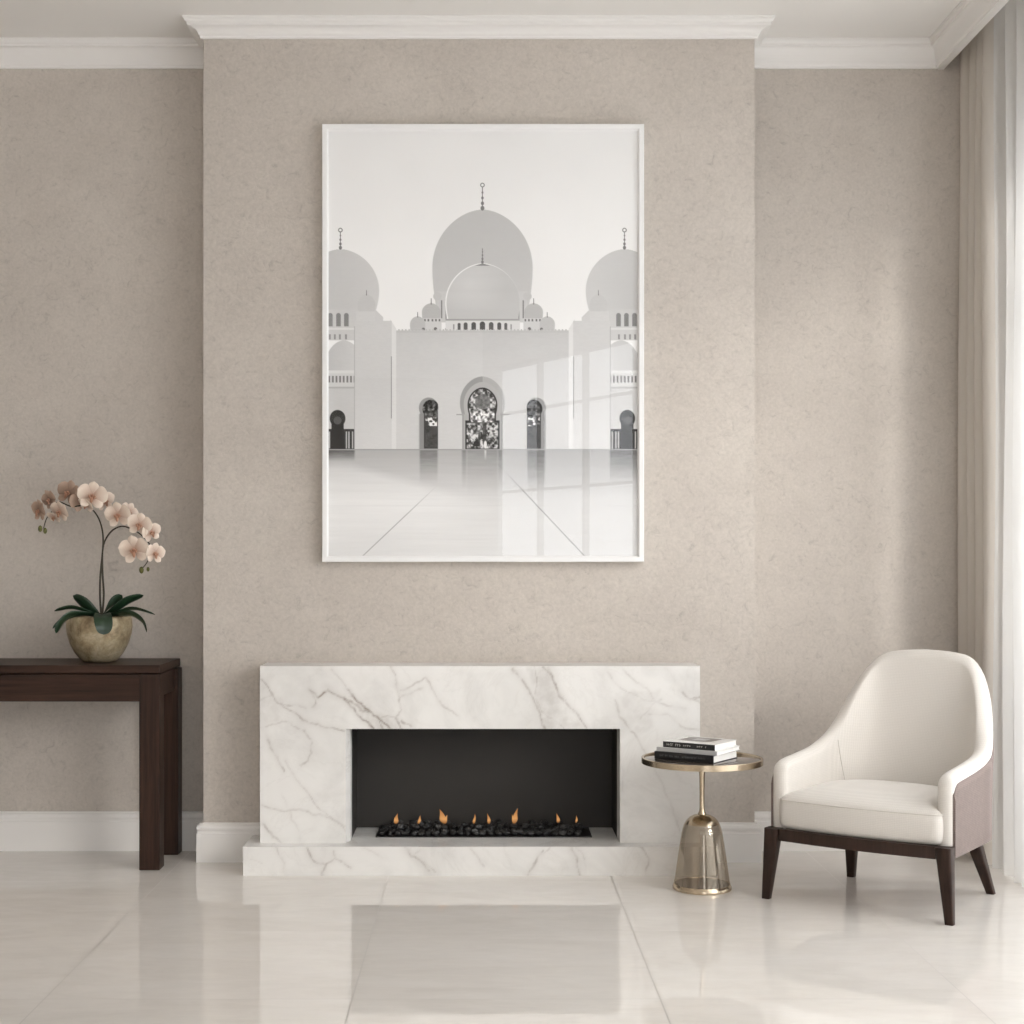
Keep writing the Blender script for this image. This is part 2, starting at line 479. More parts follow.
def vein_grid(name, x0, x1, z0, z1, y, veins, cell, hole=None, wash=()):
    """front face of a slab as a fine grid; the stone's own veins are stored per vertex"""
    xs = list(np.linspace(x0, x1, int((x1 - x0) / cell) + 1)); zs = list(np.linspace(z0, z1, int((z1 - z0) / cell) + 1))
    if hole:
        hx0, hx1, hz1 = hole
        for h in (hx0, hx1): xs[int(np.argmin([abs(q - h) for q in xs]))] = h
        zs[int(np.argmin([abs(q - hz1) for q in zs]))] = hz1
    xs = np.array(xs); zs = np.array(zs); nx, nz = len(xs), len(zs)
    X, Z = np.meshgrid(xs, zs)
    DX = np.zeros_like(X); DZ = np.zeros_like(X); GR = np.zeros_like(X)
    for j in range(nz):
        for i in range(nx):
            a, b = float(X[j, i]), float(Z[j, i])
            DX[j, i] = turb(a, b, 9, 1.7); DZ[j, i] = turb(a, b, 9, 8.3); GR[j, i] = turb(a, b, 30, 4.4)
    Xd = X + DX * .013; Zd = Z + DZ * .013
    f = np.zeros_like(X)
    for pts, w, s in veins:
        d = np.full_like(X, 9.0); wl = np.zeros_like(X)
        for k, ((ax, az), (bx, bz)) in enumerate(zip(pts, pts[1:])):
            ux, uz = bx - ax, bz - az
            tt = np.clip(((Xd - ax) * ux + (Zd - az) * uz) / (ux * ux + uz * uz + 1e-9), 0, 1)
            d = np.minimum(d, np.hypot(Xd - ax - tt * ux, Zd - az - tt * uz))
        core = np.exp(-(d / (w * 1.25)) ** 2) * s * 1.05 * np.clip(.75 + GR * .9, .2, 1.3)
        halo = np.exp(-(d / (w * 6)) ** 2) * s * .26
        f = np.maximum(f, core + halo)
    for pts, s in wash:
        p = np.array(pts); ins = np.zeros(X.shape, bool); j0 = len(p) - 1
        soft = np.full_like(X, 9.0)
        for i0 in range(len(p)):
            (xi, zi), (xj, zj) = p[i0], p[j0]
            c = ((zi > Zd) != (zj > Zd)) & (Xd < (xj - xi) * (Zd - zi) / (zj - zi + 1e-12) + xi); ins ^= c
            ux, uz = xj - xi, zj - zi
            tt = np.clip(((Xd - xi) * ux + (Zd - zi) * uz) / (ux * ux + uz * uz + 1e-9), 0, 1)
            soft = np.minimum(soft, np.hypot(Xd - xi - tt * ux, Zd - zi - tt * uz)); j0 = i0
        sd = np.where(ins, soft, -soft)
        f = np.maximum(f, np.clip(sd / .02 + .5, 0, 1) * s * np.clip(.8 + GR * .8, .2, 1.3))
    bm = bmesh.new()
    lay = bm.verts.layers.float.new('vein')
    V = {}
    def vert(i, j):
        if (i, j) not in V:
            q = bm.verts.new((xs[i], y, zs[j])); q[lay] = float(min(1, f[j, i])); V[(i, j)] = q
        return V[(i, j)]
    for j in range(nz - 1):
        for i in range(nx - 1):
            if hole:
                cx, cz = (xs[i] + xs[i + 1]) / 2, (zs[j] + zs[j + 1]) / 2
                if hx0 < cx < hx1 and cz < hz1: continue
            bm.faces.new((vert(i, j), vert(i + 1, j), vert(i + 1, j + 1), vert(i, j + 1)))
    return bm

def sp(pts, Z=SY):   # pixel polyline -> plan on the stone face at depth Z
    return [((x - 482) * Z / 1500, 1.25 - (y - 557) * Z / 1500) for x, y in pts]

fire = empty('fireplace', (0, 0, 0))
tag(fire, 'low white marble fireplace with grey veins, wide dark opening and raised hearth', 'fireplace')
V1 = [
    ([(309, 691), (318, 698), (330, 691), (345, 698), (357, 711), (372, 727)], .0030, .62),
    ([(309, 691), (316, 703), (312, 707)], .0025, .5),
    ([(349, 690), (358, 702), (372, 712), (386, 723), (392, 731)], .0030, .66),
    ([(345, 697), (362, 708), (380, 716)], .0035, .45),
    ([(380, 714), (395, 716), (401, 710), (399, 695), (393, 675), (387, 666)], .0022, .38),
    ([(395, 716), (402, 728)], .0025, .5), ([(372, 713), (376, 716), (383, 729)], .003, .5), ([(401, 719), (412, 727)], .0025, .45),
    ([(401, 690), (410, 688), (421, 682), (424, 679), (433, 692), (444, 706), (456, 718)], .0028, .28),
    ([(400, 697), (412, 693), (422, 689)], .003, .25),
    ([(261, 680), (272, 692), (279, 702), (290, 712), (304, 721), (320, 727), (346, 730)], .0026, .42),
    ([(277, 701), (290, 706), (305, 709)], .0025, .34), ([(262, 700), (272, 693)], .004, .25),
    ([(330, 669), (343, 680), (352, 692)], .003, .22),
    ([(269, 739), (276, 754), (283, 771)], .0028, .34), ([(304, 731), (312, 744), (310, 760), (303, 766)], .0026, .34),
    ([(261, 727), (285, 722), (303, 731)], .0024, .22),
    ([(286, 762), (300, 786), (318, 808), (338, 824), (350, 833)], .0024, .24), ([(261, 805), (290, 811), (320, 815), (345, 826)], .003, .24),
    ([(262, 826), (273, 836), (283, 843)], .0035, .34),
    ([(283, 795), (289, 812), (300, 840)], .002, .14),
    # the broad pair near the middle
    ([(513, 668), (522, 684), (532, 697), (540, 712), (544, 728)], .0030, .52),
    ([(547, 668), (553, 678), (560, 694), (568, 706), (578, 716), (585, 728)], .0028, .48),
    ([(533, 668), (536, 679), (534, 692)], .0028, .38), ([(540, 710), (552, 718), (564, 729)], .0024, .32),
    ([(543, 668), (551, 676)], .003, .45), ([(536, 698), (542, 712)], .003, .35),
    # right-hand clouds
    ([(608, 672), (622, 688), (642, 698), (660, 704), (685, 709)], .0028, .24),
    ([(624, 668), (634, 680), (650, 693), (656, 702)], .0028, .22),
    ([(614, 700), (619, 717), (628, 729), (638, 742), (646, 756)], .0028, .28),
    ([(683, 692), (690, 700), (699, 697)], .0035, .36), ([(688, 698), (700, 703)], .003, .3),
    ([(650, 714), (668, 716), (682, 726), (699, 729)], .0028, .24), ([(640, 720), (660, 700)], .004, .2),
    ([(618, 760), (625, 775), (622, 790)], .003, .15), ([(655, 770), (668, 800), (684, 838)], .0024, .15),
]
V1 = [(sp(p), w, s) for p, w, s in V1]
W1 = [(sp([(524, 668), (549, 668), (560, 694), (585, 729), (544, 729), (534, 698)]), .20),
      (sp([(262, 685), (285, 698), (280, 722), (262, 726)]), .14),
      (sp([(352, 705), (385, 712), (400, 729), (374, 729)]), .20),
      (sp([(615, 690), (660, 690), (655, 726), (635, 735)]), .13),
      (sp([(340, 668), (395, 668), (398, 700), (360, 700)]), .05)]
bm = vein_grid('surround', SX0, SX1, HZ, SZ, SY, V1, 0.0048, (OX0, OX1, OZ1), W1)
build('surround_face', bm, M['marble'], fire)
bm = bmesh.new()
# the slabs behind the face: top, legs; returns are the stone's own edges
box(bm, SX0, SX1, SY + .0005, YC, OZ1, SZ, 0.0)
loft(bm, [[(x, y, z) for x, y in ((SX0, SY + .0005), (OX0, SY + .0005), (FX0, SY + .045), (FX0, 6.071), (FX0 - .006, 6.071), (FX0 - .006, YC), (SX0, YC))] for z in (HZ, OZ1)])
loft(bm, [[(x, y, z) for x, y in ((SX1, SY + .0005), (OX1, SY + .0005), (FX1, SY + .020), (FX1, 6.071), (FX1 + .006, 6.071), (FX1 + .006, YC), (SX1, YC))] for z in (HZ, OZ1)])
build('surround', bm, M['marble_plain'], fire)
HV = [(sp(p, HY), w, s) for p, w, s in [
    ([(308, 848), (316, 858), (324, 862), (322, 875)], .0028, .42), ([(324, 862), (334, 856), (342, 860), (350, 868)], .0026, .36), ([(336, 858), (332, 850)], .0025, .3),
    ([(404, 848), (412, 856), (420, 860), (428, 873)], .0030, .5), ([(412, 857), (420, 850)], .002, .3), ([(424, 862), (434, 874)], .0022, .3),
    ([(470, 848), (478, 862), (482, 866)], .0026, .26), ([(527, 874), (536, 862), (541, 850)], .0030, .42), ([(530, 870), (538, 856), (550, 846)], .002, .22),
    ([(572, 847), (577, 860), (581, 874)], .0028, .36), ([(576, 846), (584, 858)], .0022, .26),
    ([(276, 846), (284, 862), (282, 872)], .0026, .22), ([(640, 848), (650, 860), (648, 872)], .0026, .28), ([(365, 848), (382, 860)], .0022, .16), ([(250, 858), (262, 864)], .002, .12)]]
bm = vein_grid('hearth', HX0, HX1, 0.0, HZ, HY, HV, 0.0048)
build('hearth_face', bm, M['marble'], fire)
bm = bmesh.new(); box(bm, HX0, HX1, HY + .0005, YC, 0, HZ); box(bm, FX0 - .005, FX1 + .005, YC, FY1, 0, HZ); build('hearth', bm, M['marble_plain'], fire)
bm = bmesh.new(); box(bm, FX0, FX1, FY1, FY1 + .006, HZ, FZ1); build('firebox_back', bm, M['soot'], fire)
for x0 in (FX0 - .006, FX1):
    bm = bmesh.new(); box(bm, x0, x0 + .006, 6.07, FY1, HZ, FZ1); build('firebox_side', bm, M['soot'], fire)
bm = bmesh.new(); box(bm, FX0 - .006, FX1 + .006, 6.0, FY1, FZ1 - .001, FZ1 + .005); build('firebox_top', bm, M['soot'], fire)
bm = bmesh.new(); box(bm, -.430, .446, 6.075, 6.265, HZ, HZ + .004, .001)
box(bm, -.430, .446, 6.262, 6.266, HZ, HZ + .012); tray = build('burner_tray', bm, M['tray'], fire)
tray['label'] = 'thin black metal tray under the pebbles'

# pebbles: every one its own object
proto = []
for k in range(6):
    b = bmesh.new(); bmesh.ops.create_icosphere(b, subdivisions=3, radius=1)
    r = random.Random(k); sx, sy, sz = 1.0, r.uniform(.65, .9), r.uniform(.5, .68)
    for v in b.verts:
        n = 1 + .17 * mnoise.noise(v.co * 1.3 + Vector((k * 7, 0, 0))) + .06 * mnoise.noise(v.co * 3.1 + Vector((0, k * 5, 0)))
        v.co = Vector((v.co.x * sx, v.co.y * sy, v.co.z * sz)) * n
    me = bpy.data.meshes.new('pebble'); b.to_mesh(me); b.free()
    me.polygons.foreach_set('use_smooth', [True] * len(me.polygons)); me.materials.append(M['pebble'])
    proto.append(me)
R = random.Random(5)
first = None
def pebble(x, y, z, s):
    o = bpy.data.objects.new('pebble', R.choice(proto)); C.objects.link(o)
    o.location = (x, y, z); o.scale = (s, s, s); o.rotation_euler = (R.uniform(-.15, .15), R.uniform(-.15, .15), R.uniform(0, 2 * PI))
    tag(o, 'black lava pebble heaped with others on the burner tray', 'pebble', 'black pebbles heaped along the burner tray')
zt = HZ + .004
for row, y in enumerate((6.10, 6.135, 6.17, 6.205, 6.24)):
    n = 27 if row % 2 else 26
    for i in range(n):
        x = -.405 + .828 * (i + (0.25 if row % 2 else -.1)) / n + R.uniform(-.004, .004)
        s = R.uniform(.0125, .0175)
        pebble(x, y + R.uniform(-.005, .005), zt + s * .60, s)
for row, y in enumerate((6.15, 6.19, 6.225)):
    n = 22
    for i in range(n):
        if R.random() < .25: continue
        x = -.385 + .80 * (i + .5) / n + R.uniform(-.012, .012)
        s = R.uniform(.0125, .018)
        pebble(x, y + R.uniform(-.006, .006), zt + .019 + s * .5 + (row == 2) * .004, s)

# flames
FL = [  # x, top y, base y, width, tip shift, words (pixel sizes turned to metres below)
    (396.5, 813, 824, 6.5, 1.5, 'small forked orange flame, leftmost in the firebox'),
    (419.5, 815, 824, 4.5, 2, 'little orange flame second from the left, leaning right'),
    (442.5, 809, 824, 10.5, -5, 'broad orange flame leaning left, widest in the firebox'),
    (474.5, 813.5, 824, 4, 1, 'slim reddish flame just left of the firebox centre'),
    (488.5, 813, 824, 4.8, -1.5, 'slim orange flame just right of the firebox centre'),
    (515.5, 808, 824, 8, 3.5, 'tall pointed orange flame right of centre, leaning right'),
    (557.8, 813, 823, 5, -1.5, 'slim orange flame second from the right end'),
    (576.5, 815, 823, 3.2, 0.5, 'thinnest small orange flame, rightmost in the firebox')]
for x, yt, yb, w, sh, words in FL:
    Zf = 6.165; k = Zf / 1500
    h = (yb - yt) * k; r = w * k / 2 * .72; bx = (x - 482) * k; bz = 1.25 - (yb - 557) * k
    b = bmesh.new(); prof = [(0.04, 0), (.55, .06), (.92, .18), (1, .3), (.86, .46), (.6, .63), (.34, .8), (.14, .93), (.02, 1)]
    rings = []
    for rr, u in prof:
        c = Vector(((sh * k) * (u ** 1.4) - sh * k * .4 + .0012 * math.sin(u * 7 + x), .0015 * math.sin(u * 5 + x), h * u))
        rings.append([c + Vector((rr * r * math.cos(a), rr * r * .55 * math.sin(a), 0)) for a in [2 * PI * q / 14 for q in range(14)]])
    loft(b, rings)
    if w > 6:   # a second tongue on the wide ones
        rings = []
        for rr, u in prof:
            c = Vector((-sh * k * .55 * u + (-.55 * r if sh > 0 else .5 * r), .002, h * u * .62))
            rings.append([c + Vector((rr * r * .5 * math.cos(a), rr * r * .35 * math.sin(a), 0)) for a in [2 * PI * q / 12 for q in range(12)]])
        loft(b, rings)
    o = build('flame', b, M['flame'], None, True, 80); o.location = (bx, Zf, bz)
    tag(o, words, 'flame', 'gas flames above the pebbles')

# ------------------------------------------------------------------ framed print
def paint_print():
    x0, x1, y0, y1 = 329.3, 637.3, 130.6, 555.4
    S = 2.4
    W, H = int((x1 - x0) * S) + 1, int((y1 - y0) * S) + 1
    X, Y = np.meshgrid(np.linspace(x0, x1, W), np.linspace(y0, y1, H))
    rs = np.random.RandomState(3)
    def vn(sx, sy, seed, octs=3):
        r = np.random.RandomState(seed); out = np.zeros_like(X); amp = 1; tot = 0
        for o in range(octs):
            fx, fy = sx * 2 ** o, sy * 2 ** o
            gw, gh = int((x1 - x0) * fx) + 3, int((y1 - y0) * fy) + 3
            G = r.rand(gh, gw); u, v = (X - x0) * fx, (Y - y0) * fy
            iu, iv = u.astype(int), v.astype(int); fu, fv = u - iu, v - iv
            fu = fu * fu * (3 - 2 * fu); fv = fv * fv * (3 - 2 * fv)
            out += amp * ((G[iv, iu] * (1 - fu) + G[iv, iu + 1] * fu) * (1 - fv) + (G[iv + 1, iu] * (1 - fu) + G[iv + 1, iu + 1] * fu) * fv)
            tot += amp; amp *= .5
        return out / tot - .5
    img = 0.915 - 0.03 * np.clip((250 - Y) / 120, 0, 1) + .03 * vn(.012, .012, 1)
    cx = 482.7
    XM = cx - np.abs(X - cx)      # the building is symmetric: work on the left half
    def put(mask, val):
        nonlocal img
        m = np.clip(mask, 0, 1); img = img * (1 - m) + val * m
    def sd(d, soft=1.0): return np.clip(d * S / (1.2 * soft) + .5, 0, 1)
    def rect(a, b, c, d, XX=None): XX = XM if XX is None else XX; return sd(np.minimum(np.minimum(XX - a, b - XX), np.minimum(Y - c, d - Y)))
    def dome(c, top, wide_y, rx, base, XX=None, pinch=.10):
        XX = XM if XX is None else XX
        u = (Y - wide_y) / (wide_y - top)
        up = np.clip(-u, 0, 1); w = np.where(u < 0, np.power(np.clip(1 - up ** 2.05, 0, 1), .56), 1 - pinch * np.clip((Y - wide_y) / max(1, base - wide_y), 0, 1) ** 1.8)
        d = rx * w - np.abs(XX - c)
        return sd(np.minimum(d * .9, np.minimum(Y - top, base - Y)))
    def finial(c, top, base, XX=None):
        XX = XM if XX is None else XX
        L = base - top
        kk_ = min(1, L / 26)
        put(rect(c - .45 * max(kk_, .6), c + .45 * max(kk_, .6), top + 4 * kk_, base, XX), .45)
        for q, r in ((.35, .9), (.55, 1.2), (.75, 1.5), (.93, 1.9)):
            put(sd(r * kk_ - np.hypot(XX - c, (Y - top - L * q) * .8)), .46)
        if L > 18:
            d = np.abs(np.hypot(XX - c, Y - top - 2) - 1.8); put(sd(.45 - d), .48)
    st = .02 * vn(.25, .9, 5) + .015 * vn(.02, .03, 6)
    # far side domes
    side_shade = .755 + .035 * np.clip((XM - 330) / 45, 0, 1) + st * .5
    put(dome(341.5, 249, 291, 38.5, 312), side_shade); finial(341.5, 228, 249)
    put(rect(300, 372, 309, 340), .78 + st)
    for a in (324, 331.5, 339.6, 347.4):
        put(rect(a - 2.3, a + 2.3, 315, 326), .52); put(sd(2.3 - np.hypot(XM - a, Y - 315)), .52)
    put(rect(300, 360, 327.5, 329.5), .84)
    for a in (331, 336, 341, 347): put(rect(a - .9, a + .9, 334, 339), .55)
    put(dome(367.4, 294, 306, 9, 312, pinch=.2), .765 + st); finial(367.4, 289, 295)
    put(rect(357, 378, 311, 322), .80 + st); put(sd(np.minimum(np.minimum((Y - 311) - (XM - 378) * 1.0, 384 - XM), np.minimum(XM - 376, 325 - Y))), .79)
    # lower front dome at the edges
    put(rect(300, 356, 352, 449), .775 + st)
    put(dome(345, 340, 362, 17.5, 371), .77 + .03 * (XM - 345) / 17 + st); put(rect(300, 356, 370, 373), .84)
    put(rect(300, 356, 373, 386), .80)
    for a in np.arange(316, 356, 3.6): put(rect(a - .9, a + .9, 375.5, 382), .48)
    put(rect(300, 356, 386.5, 388), .68)
    # dark arch and colonnade at the edges
    put(rect(300, 356, 428.5, 449), .22 + .08 * vn(.2, .2, 9))
    put(sd(7.8 - np.hypot(XM - 338.7, (Y - 418) * .92)), .22); put(rect(332.6, 344.8, 420, 449), .18)
    for a in (330.6, 347.5, 350.0, 353.6): put(rect(a - .7, a + .7, 431, 448), .72)
    put(sd(4 - np.hypot(XM - 338.7, Y - 420)), .36)
    # great central dome behind
    put(dome(cx, 209.5, 268, 49.8, 322, pinch=.14), .735 + .05 * np.clip(1 - np.abs(X - cx + 10) / 60, 0, 1) * 0 + .035 * np.clip((Y - 215) / 100, 0, 1) + st * .5)
    finial(cx, 183, 210)
    put(rect(438, 448, 291, 322), .78 + st); put(rect(441.5, 442.8, 300, 318), .5); put(rect(446, 447, 299, 320), .52)
    put(sd(4.2 - np.hypot(XM - 438, Y - 296)), .76 + st)
    # small domes
    put(dome(431.8, 303, 312, 9.3, 319.5, pinch=.08), .72 + st); finial(431.8, 297, 304)
    put(rect(423, 442, 318, 331), .80)
    for a in (425.5, 429, 433, 436.5, 440): put(rect(a - .8, a + .8, 318.8, 321), .42)
    put(dome(418.3, 316, 324, 7.6, 331, pinch=.05), .74 + st); finial(418.3, 311, 317)
    put(sd(1.5 - np.hypot(XM - 424, Y - 328.8)), .42); put(sd(1.6 - np.hypot(XM - 436, Y - 328.5)), .42); put(sd(1.4 - np.hypot(XM - 447, Y - 328.8)), .42)
    # front dome and its drum
    put(dome(cx, 263, 303, 37.0, 322, pinch=.07), .91)
    put(dome(cx + .7, 263.8, 303, 36.4, 322, XX=X, pinch=.07), .755 + .02 * vn(.02, .2, 7) + .05 * np.clip(1 - np.hypot(X - 470, Y - 285) / 36, 0, 1))
    put(sd(np.minimum(7.5 - np.abs(X - cx) - (265.5 - Y) * 3.2, np.minimum(Y - 262.5, 265.5 - Y))), .52); finial(cx, 245.5, 263)
    put(rect(446, 520, 318.5, 321, X), .70); put(rect(446, 520, 320.5, 330.5, X), .84)
    put(rect(446.5, 519, 319.0, 319.8, X), .58)
    for a, w in ((459.5, 1.4), (466, 1.9), (474, 2.2)): put(rect(a - w, a + w, 324, 329.6), .36); put(sd(w - np.hypot(XM - a, Y - 324)), .36)
    put(rect(cx - 2.6, cx + 2.6, 323.5, 329.6, X), .33); put(sd(2.6 - np.hypot(X - cx, Y - 323.8)), .33); put(rect(453.6, 454.8, 324, 329), .55)
    # main front wall and the two towers
    put(rect(395, 571, 330, 449.3, X), .768 + st + .035 * np.clip((Y - 330) / 60, 0, 1) - .012 * (X > cx))
    for a in np.arange(399, cx, 3.4): put(rect(a, a + 1.4, 328.9, 330.3), .72)
    put(rect(395, 571, 331.2, 332, X), .72)
    put(sd(np.minimum(np.minimum(XM - 391, 397 - XM), np.minimum(Y - 320.5 - (XM - 392) * 1.6, 449.3 - Y))), .85 + st)
    put(rect(355.6, 392.5, 320.5, 449.3), .792 + st + .02 * np.clip((Y - 380) / 60, 0, 1))
    put(rect(391.8, 392.5, 356, 418), .52); put(rect(355.2, 355.9, 326, 449), .68)
    # portals
    flor = vn(.42, .42, 21, 2)
    fl = np.clip(.50 + flor * 1.5, .2, .84)
    out = dome(cx, 376.0, 402.5, 22.4, 416, XX=X, pinch=.13)
    put(out, .60 + .08 * (X > cx)); put(rect(cx - 20.2, cx + 20.2, 413, 449.3, X), .62)
    mid = dome(cx, 381.5, 404, 18.6, 416, XX=X, pinch=.10)
    put(mid, .70); put(rect(cx - 18.4, cx + 18.4, 414, 449.3, X), .68)
    inn = dome(cx, 387, 405, 14.8, 415, XX=X, pinch=.12)
    put(inn, .2); put(rect(cx - 17, cx + 17, 420, 448.7, X), .2); put(rect(cx - 13.4, cx + 13.4, 410, 422, X), .2)
    put(dome(cx, 388.4, 405, 13.5, 415, XX=X, pinch=.12), fl)
    put(rect(cx - 12, cx + 12, 412, 422, X), fl + .12); put(rect(cx - 15.6, cx + 15.6, 422.5, 448, X), fl)
    put(sd(7.5 - np.hypot(X - cx - .3, Y - 401)) * .8, .42); put(rect(cx - 15, cx + 15, 421.8, 422.5, X), .38)
    put(rect(cx + .2, cx + 4, 424, 441, X) * .75, .22); put(sd(3.0 - np.hypot(X - 477, Y - 443)), .16); put(rect(478.5, 480.5, 432, 444, X) * .7, .2)
    put(sd(1.5 - np.hypot((X - 485.6), (Y - 444) * .38)), .9)
    put(rect(cx - 26, cx - 20, 413.5, 414.7, X), .62); put(rect(cx + 20, cx + 27, 413.5, 414.7, X), .62)
    # side niches
    put(sd(9.7 - np.hypot(XM - 429.2, (Y - 407.5) * .93)), .58); put(rect(420.2, 438.6, 413, 449), .56)
    put(sd(np.minimum(8.3 - np.hypot(XM - 431.5, (Y - 408.5) * .9), 438.4 - XM)), np.clip(.22 + flor * .9, .1, .6)); put(rect(424.6, 438.3, 411, 448), .22)
    put(rect(425.4, 438, 412, 417, None) * .8, np.clip(.3 + flor * 1.2, .1, .6)); put(rect(425.4, 437.6, 417, 425.6), np.clip(.60 + flor * 3, .25, .92)); put(rect(425.6, 438, 426, 447.3), .27 + .15 * flor)
    put(rect(419.5, 420.3, 414, 449), .66)
    # courtyard floor: pale stone with the soft streaks of what stands above it
    fy = np.clip((Y - 449) / 106, 0, 1)
    fl_v = .69 + .15 * np.clip(fy * 2.0, 0, 1) + .03 * vn(.02, .5, 31)
    lit = np.clip(((Y - 461) - np.clip(X - 352, 0, 400) * .27) / 9, 0, 1) * np.clip(1 - (X - 420) / 90, 0, 1)
    fl_v = fl_v + .09 * lit * (1 - fy)
    fl_v = np.where(Y > 449, fl_v - .045 * np.clip((X - 440) / 120, 0, 1) * (1 - .4 * fy), fl_v)
    for a, b, dpt, kk in ((420, 438.5, 34, .22), (462, 467, 40, .16), (498, 503, 40, .16), (467, 498, 46, .10), (527, 545.5, 44, .22), (329, 356, 12, .34), (609, 637, 34, .24)):
        mk = np.clip(np.minimum(X - a, b - X) / 2 + .3, 0, 1) * np.clip(1 - (Y - 449) / dpt, 0, 1)
        fl_v = fl_v - kk * mk * (1 + .5 * vn(.1, .7, 33))
    mk = np.clip(1.4 - np.abs(X - 485.6), 0, 1) * np.clip(1 - (Y - 452) / 8, 0, 1); fl_v = fl_v + .2 * mk
    for (ax, ay, bx, by) in ((425, 497, 365, 554), (508, 474, 583, 554)):
        xx = ax + (Y - ay) * (bx - ax) / (by - ay)
        fl_v = fl_v - .22 * np.clip(1.1 - np.abs(X - xx), 0, 1) * np.clip((Y - ay + 12) / 30, 0, 1)
    fl_v = fl_v - .02 * np.clip(1.2 - np.abs(Y - 505), 0, 1)
    img = np.where(Y > 449, fl_v, img)
    img = np.where(np.abs(Y - 449) < .7, .62, img)
    return np.clip(img, 0.03, .96), W, H

PXX0, PXX1, PZ0, PZ1, PYF = -0.6515, 0.6600, 1.2300, 3.0140, 6.108
pic = empty('framed_picture', (0, YC, PZ0))
tag(pic, 'tall white framed black and white photograph of a domed mosque above the fireplace', 'picture')
def local(bm, root):
    for v in bm.verts: v.co -= root.location
    return bm
bm = bmesh.new(); fw = .0255
def frame_ring(prof):
    rings = []
    for cxs, czs in ((PXX0, PZ0), (PXX1, PZ0), (PXX1, PZ1), (PXX0, PZ1)):
        sx = 1 if cxs == PXX0 else -1; sz = 1 if czs == PZ0 else -1
        rings.append([(cxs + sx * o, y, czs + sz * o) for o, y in prof])
    rings.append(rings[0]); return rings
loft(bm, frame_ring([(0, YC - .001), (0, PYF + .002), (.002, PYF), (.019, PYF), (.021, PYF + .002), (.022, PYF + .008), (fw, PYF + .010), (fw, YC - .001)]), cap=False)
build('picture_frame', local(bm, pic), M['frame'], pic)
img, W, H = paint_print()
ix0, ix1, iz0, iz1 = PXX0 + fw - .002, PXX1 - fw + .002, PZ0 + fw - .002, PZ1 - fw + .002
xs = np.linspace(ix0, ix1, W); zs = np.linspace(iz1, iz0, H)
GX, GZ = np.meshgrid(xs, zs)
co = np.stack([GX, np.full_like(GX, PYF + .014 - YC), GZ - PZ0], -1).reshape(-1, 3).astype(np.float32)
idx = np.arange(W * H).reshape(H, W)
q = np.stack([idx[:-1, :-1], idx[1:, :-1], idx[1:, 1:], idx[:-1, 1:]], -1).reshape(-1, 4).astype(np.int32)
me = bpy.data.meshes.new('photo_print')
me.vertices.add(W * H); me.vertices.foreach_set('co', co.ravel())
me.loops.add(q.size); me.loops.foreach_set('vertex_index', q.ravel())
me.polygons.add(len(q)); me.polygons.foreach_set('loop_start', np.arange(0, q.size, 4, dtype=np.int32))
me.update(calc_edges=True)
at = me.attributes.new('tone', 'FLOAT', 'POINT'); at.data.foreach_set('value', img.astype(np.float32).ravel())
m = mat('black and white photo print', rough=0.5, spec=0.2); t = NT(m)
a = t.n('ShaderNodeAttribute', attribute_name='tone')
pw = t.math('MULTIPLY', t.math('POWER', a.outputs['Fac'], 2.3), 1.12)
t.l(pw, t.b.inputs['Base Color'])
link('photo_print', me, m, pic, smooth=False)
bm = bmesh.new()
vs = [bm.verts.new((x, PYF + .0115, z)) for x, z in ((ix0, iz0), (ix1, iz0), (ix1, iz1), (ix0, iz1))]; bm.faces.new(vs)
build('picture_glass', local(bm, pic), M['pane'], pic)

# ------------------------------------------------------------------ console table
con = empty('console_table', (-2.045, 6.18, 0))
tag(con, 'dark walnut console table with thick square legs under the potted orchid', 'console table')
def pbox(name, m, x0, x1, y0, y1, z0, z1, bev=.003, root=con):
    b = bmesh.new(); box(b, x0, x1, y0, y1, z0, z1, bev)
    for v in b.verts: v.co -= root.location
    return build(name, b, m, root)
CX0, CX1 = -2.80, -1.285
pbox('table_top', M['walnut_x'], CX0, CX1, 5.98, 6.392, .786, .819, .004)
pbox('apron', M['walnut_x'], CX0 + .078, CX1 - .079, 5.985, 6.006, .673, .782)
pbox('apron', M['walnut_x'], CX0 + .078, CX1 - .079, 6.345, 6.366, .673, .782)
pbox('apron', M['walnut_x'], CX1 - .03, CX1 - .006, 6.066, 6.30, .690, .782)
pbox('apron', M['walnut_x'], CX0 + .006, CX0 + .03, 6.066, 6.30, .690, .782)
for x0 in (CX0 + .001, CX1 - .083):
    pbox('leg', M['walnut_z'], x0, x0 + .082, 5.983, 6.070, 0, .782, .003)
    pbox('leg', M['walnut_z'], x0 + .012, x0 + .094, 6.290, 6.372, 0, .782, .003)

# ------------------------------------------------------------------ potted orchid
OZ = 6.18; OK = OZ / 1500
orch = empty('potted_orchid', ((99.4 - 482) * OK, OZ, .819))
tag(orch, 'blush orchid with two arching stems in a weathered gilt bowl on the console table', 'orchid')
def oc(cx, cy, dy=0):   # crop position -> local
    k = (OZ + dy) / 1500
    return Vector((((cx / 4.876) - 482) * k - (99.4 - 482) * OK, dy, 1.25 - ((cy / 4.876 + 470) - 557) * k - .819))
b = bmesh.new()
lathe(b, [(.052, 0), (.066, .002), (.078, .012), (.100, .040), (.119, .078), (.130, .115), (.1335, .145), (.132, .172), (.1285, .186), (.1255, .1875), (.122, .184), (.122, .165)], 64, cap1=False)
build('bowl', b, M['gilt'], orch, True)
b = bmesh.new()
lathe(b, [(.122, .166), (.10, .174), (.06, .180), (.01, .182)], 40, cap0=True)
for v in b.verts: v.co.z += .006 * mnoise.noise(v.co * 40)
build('potting_bark', b, M['bark'], orch, True)

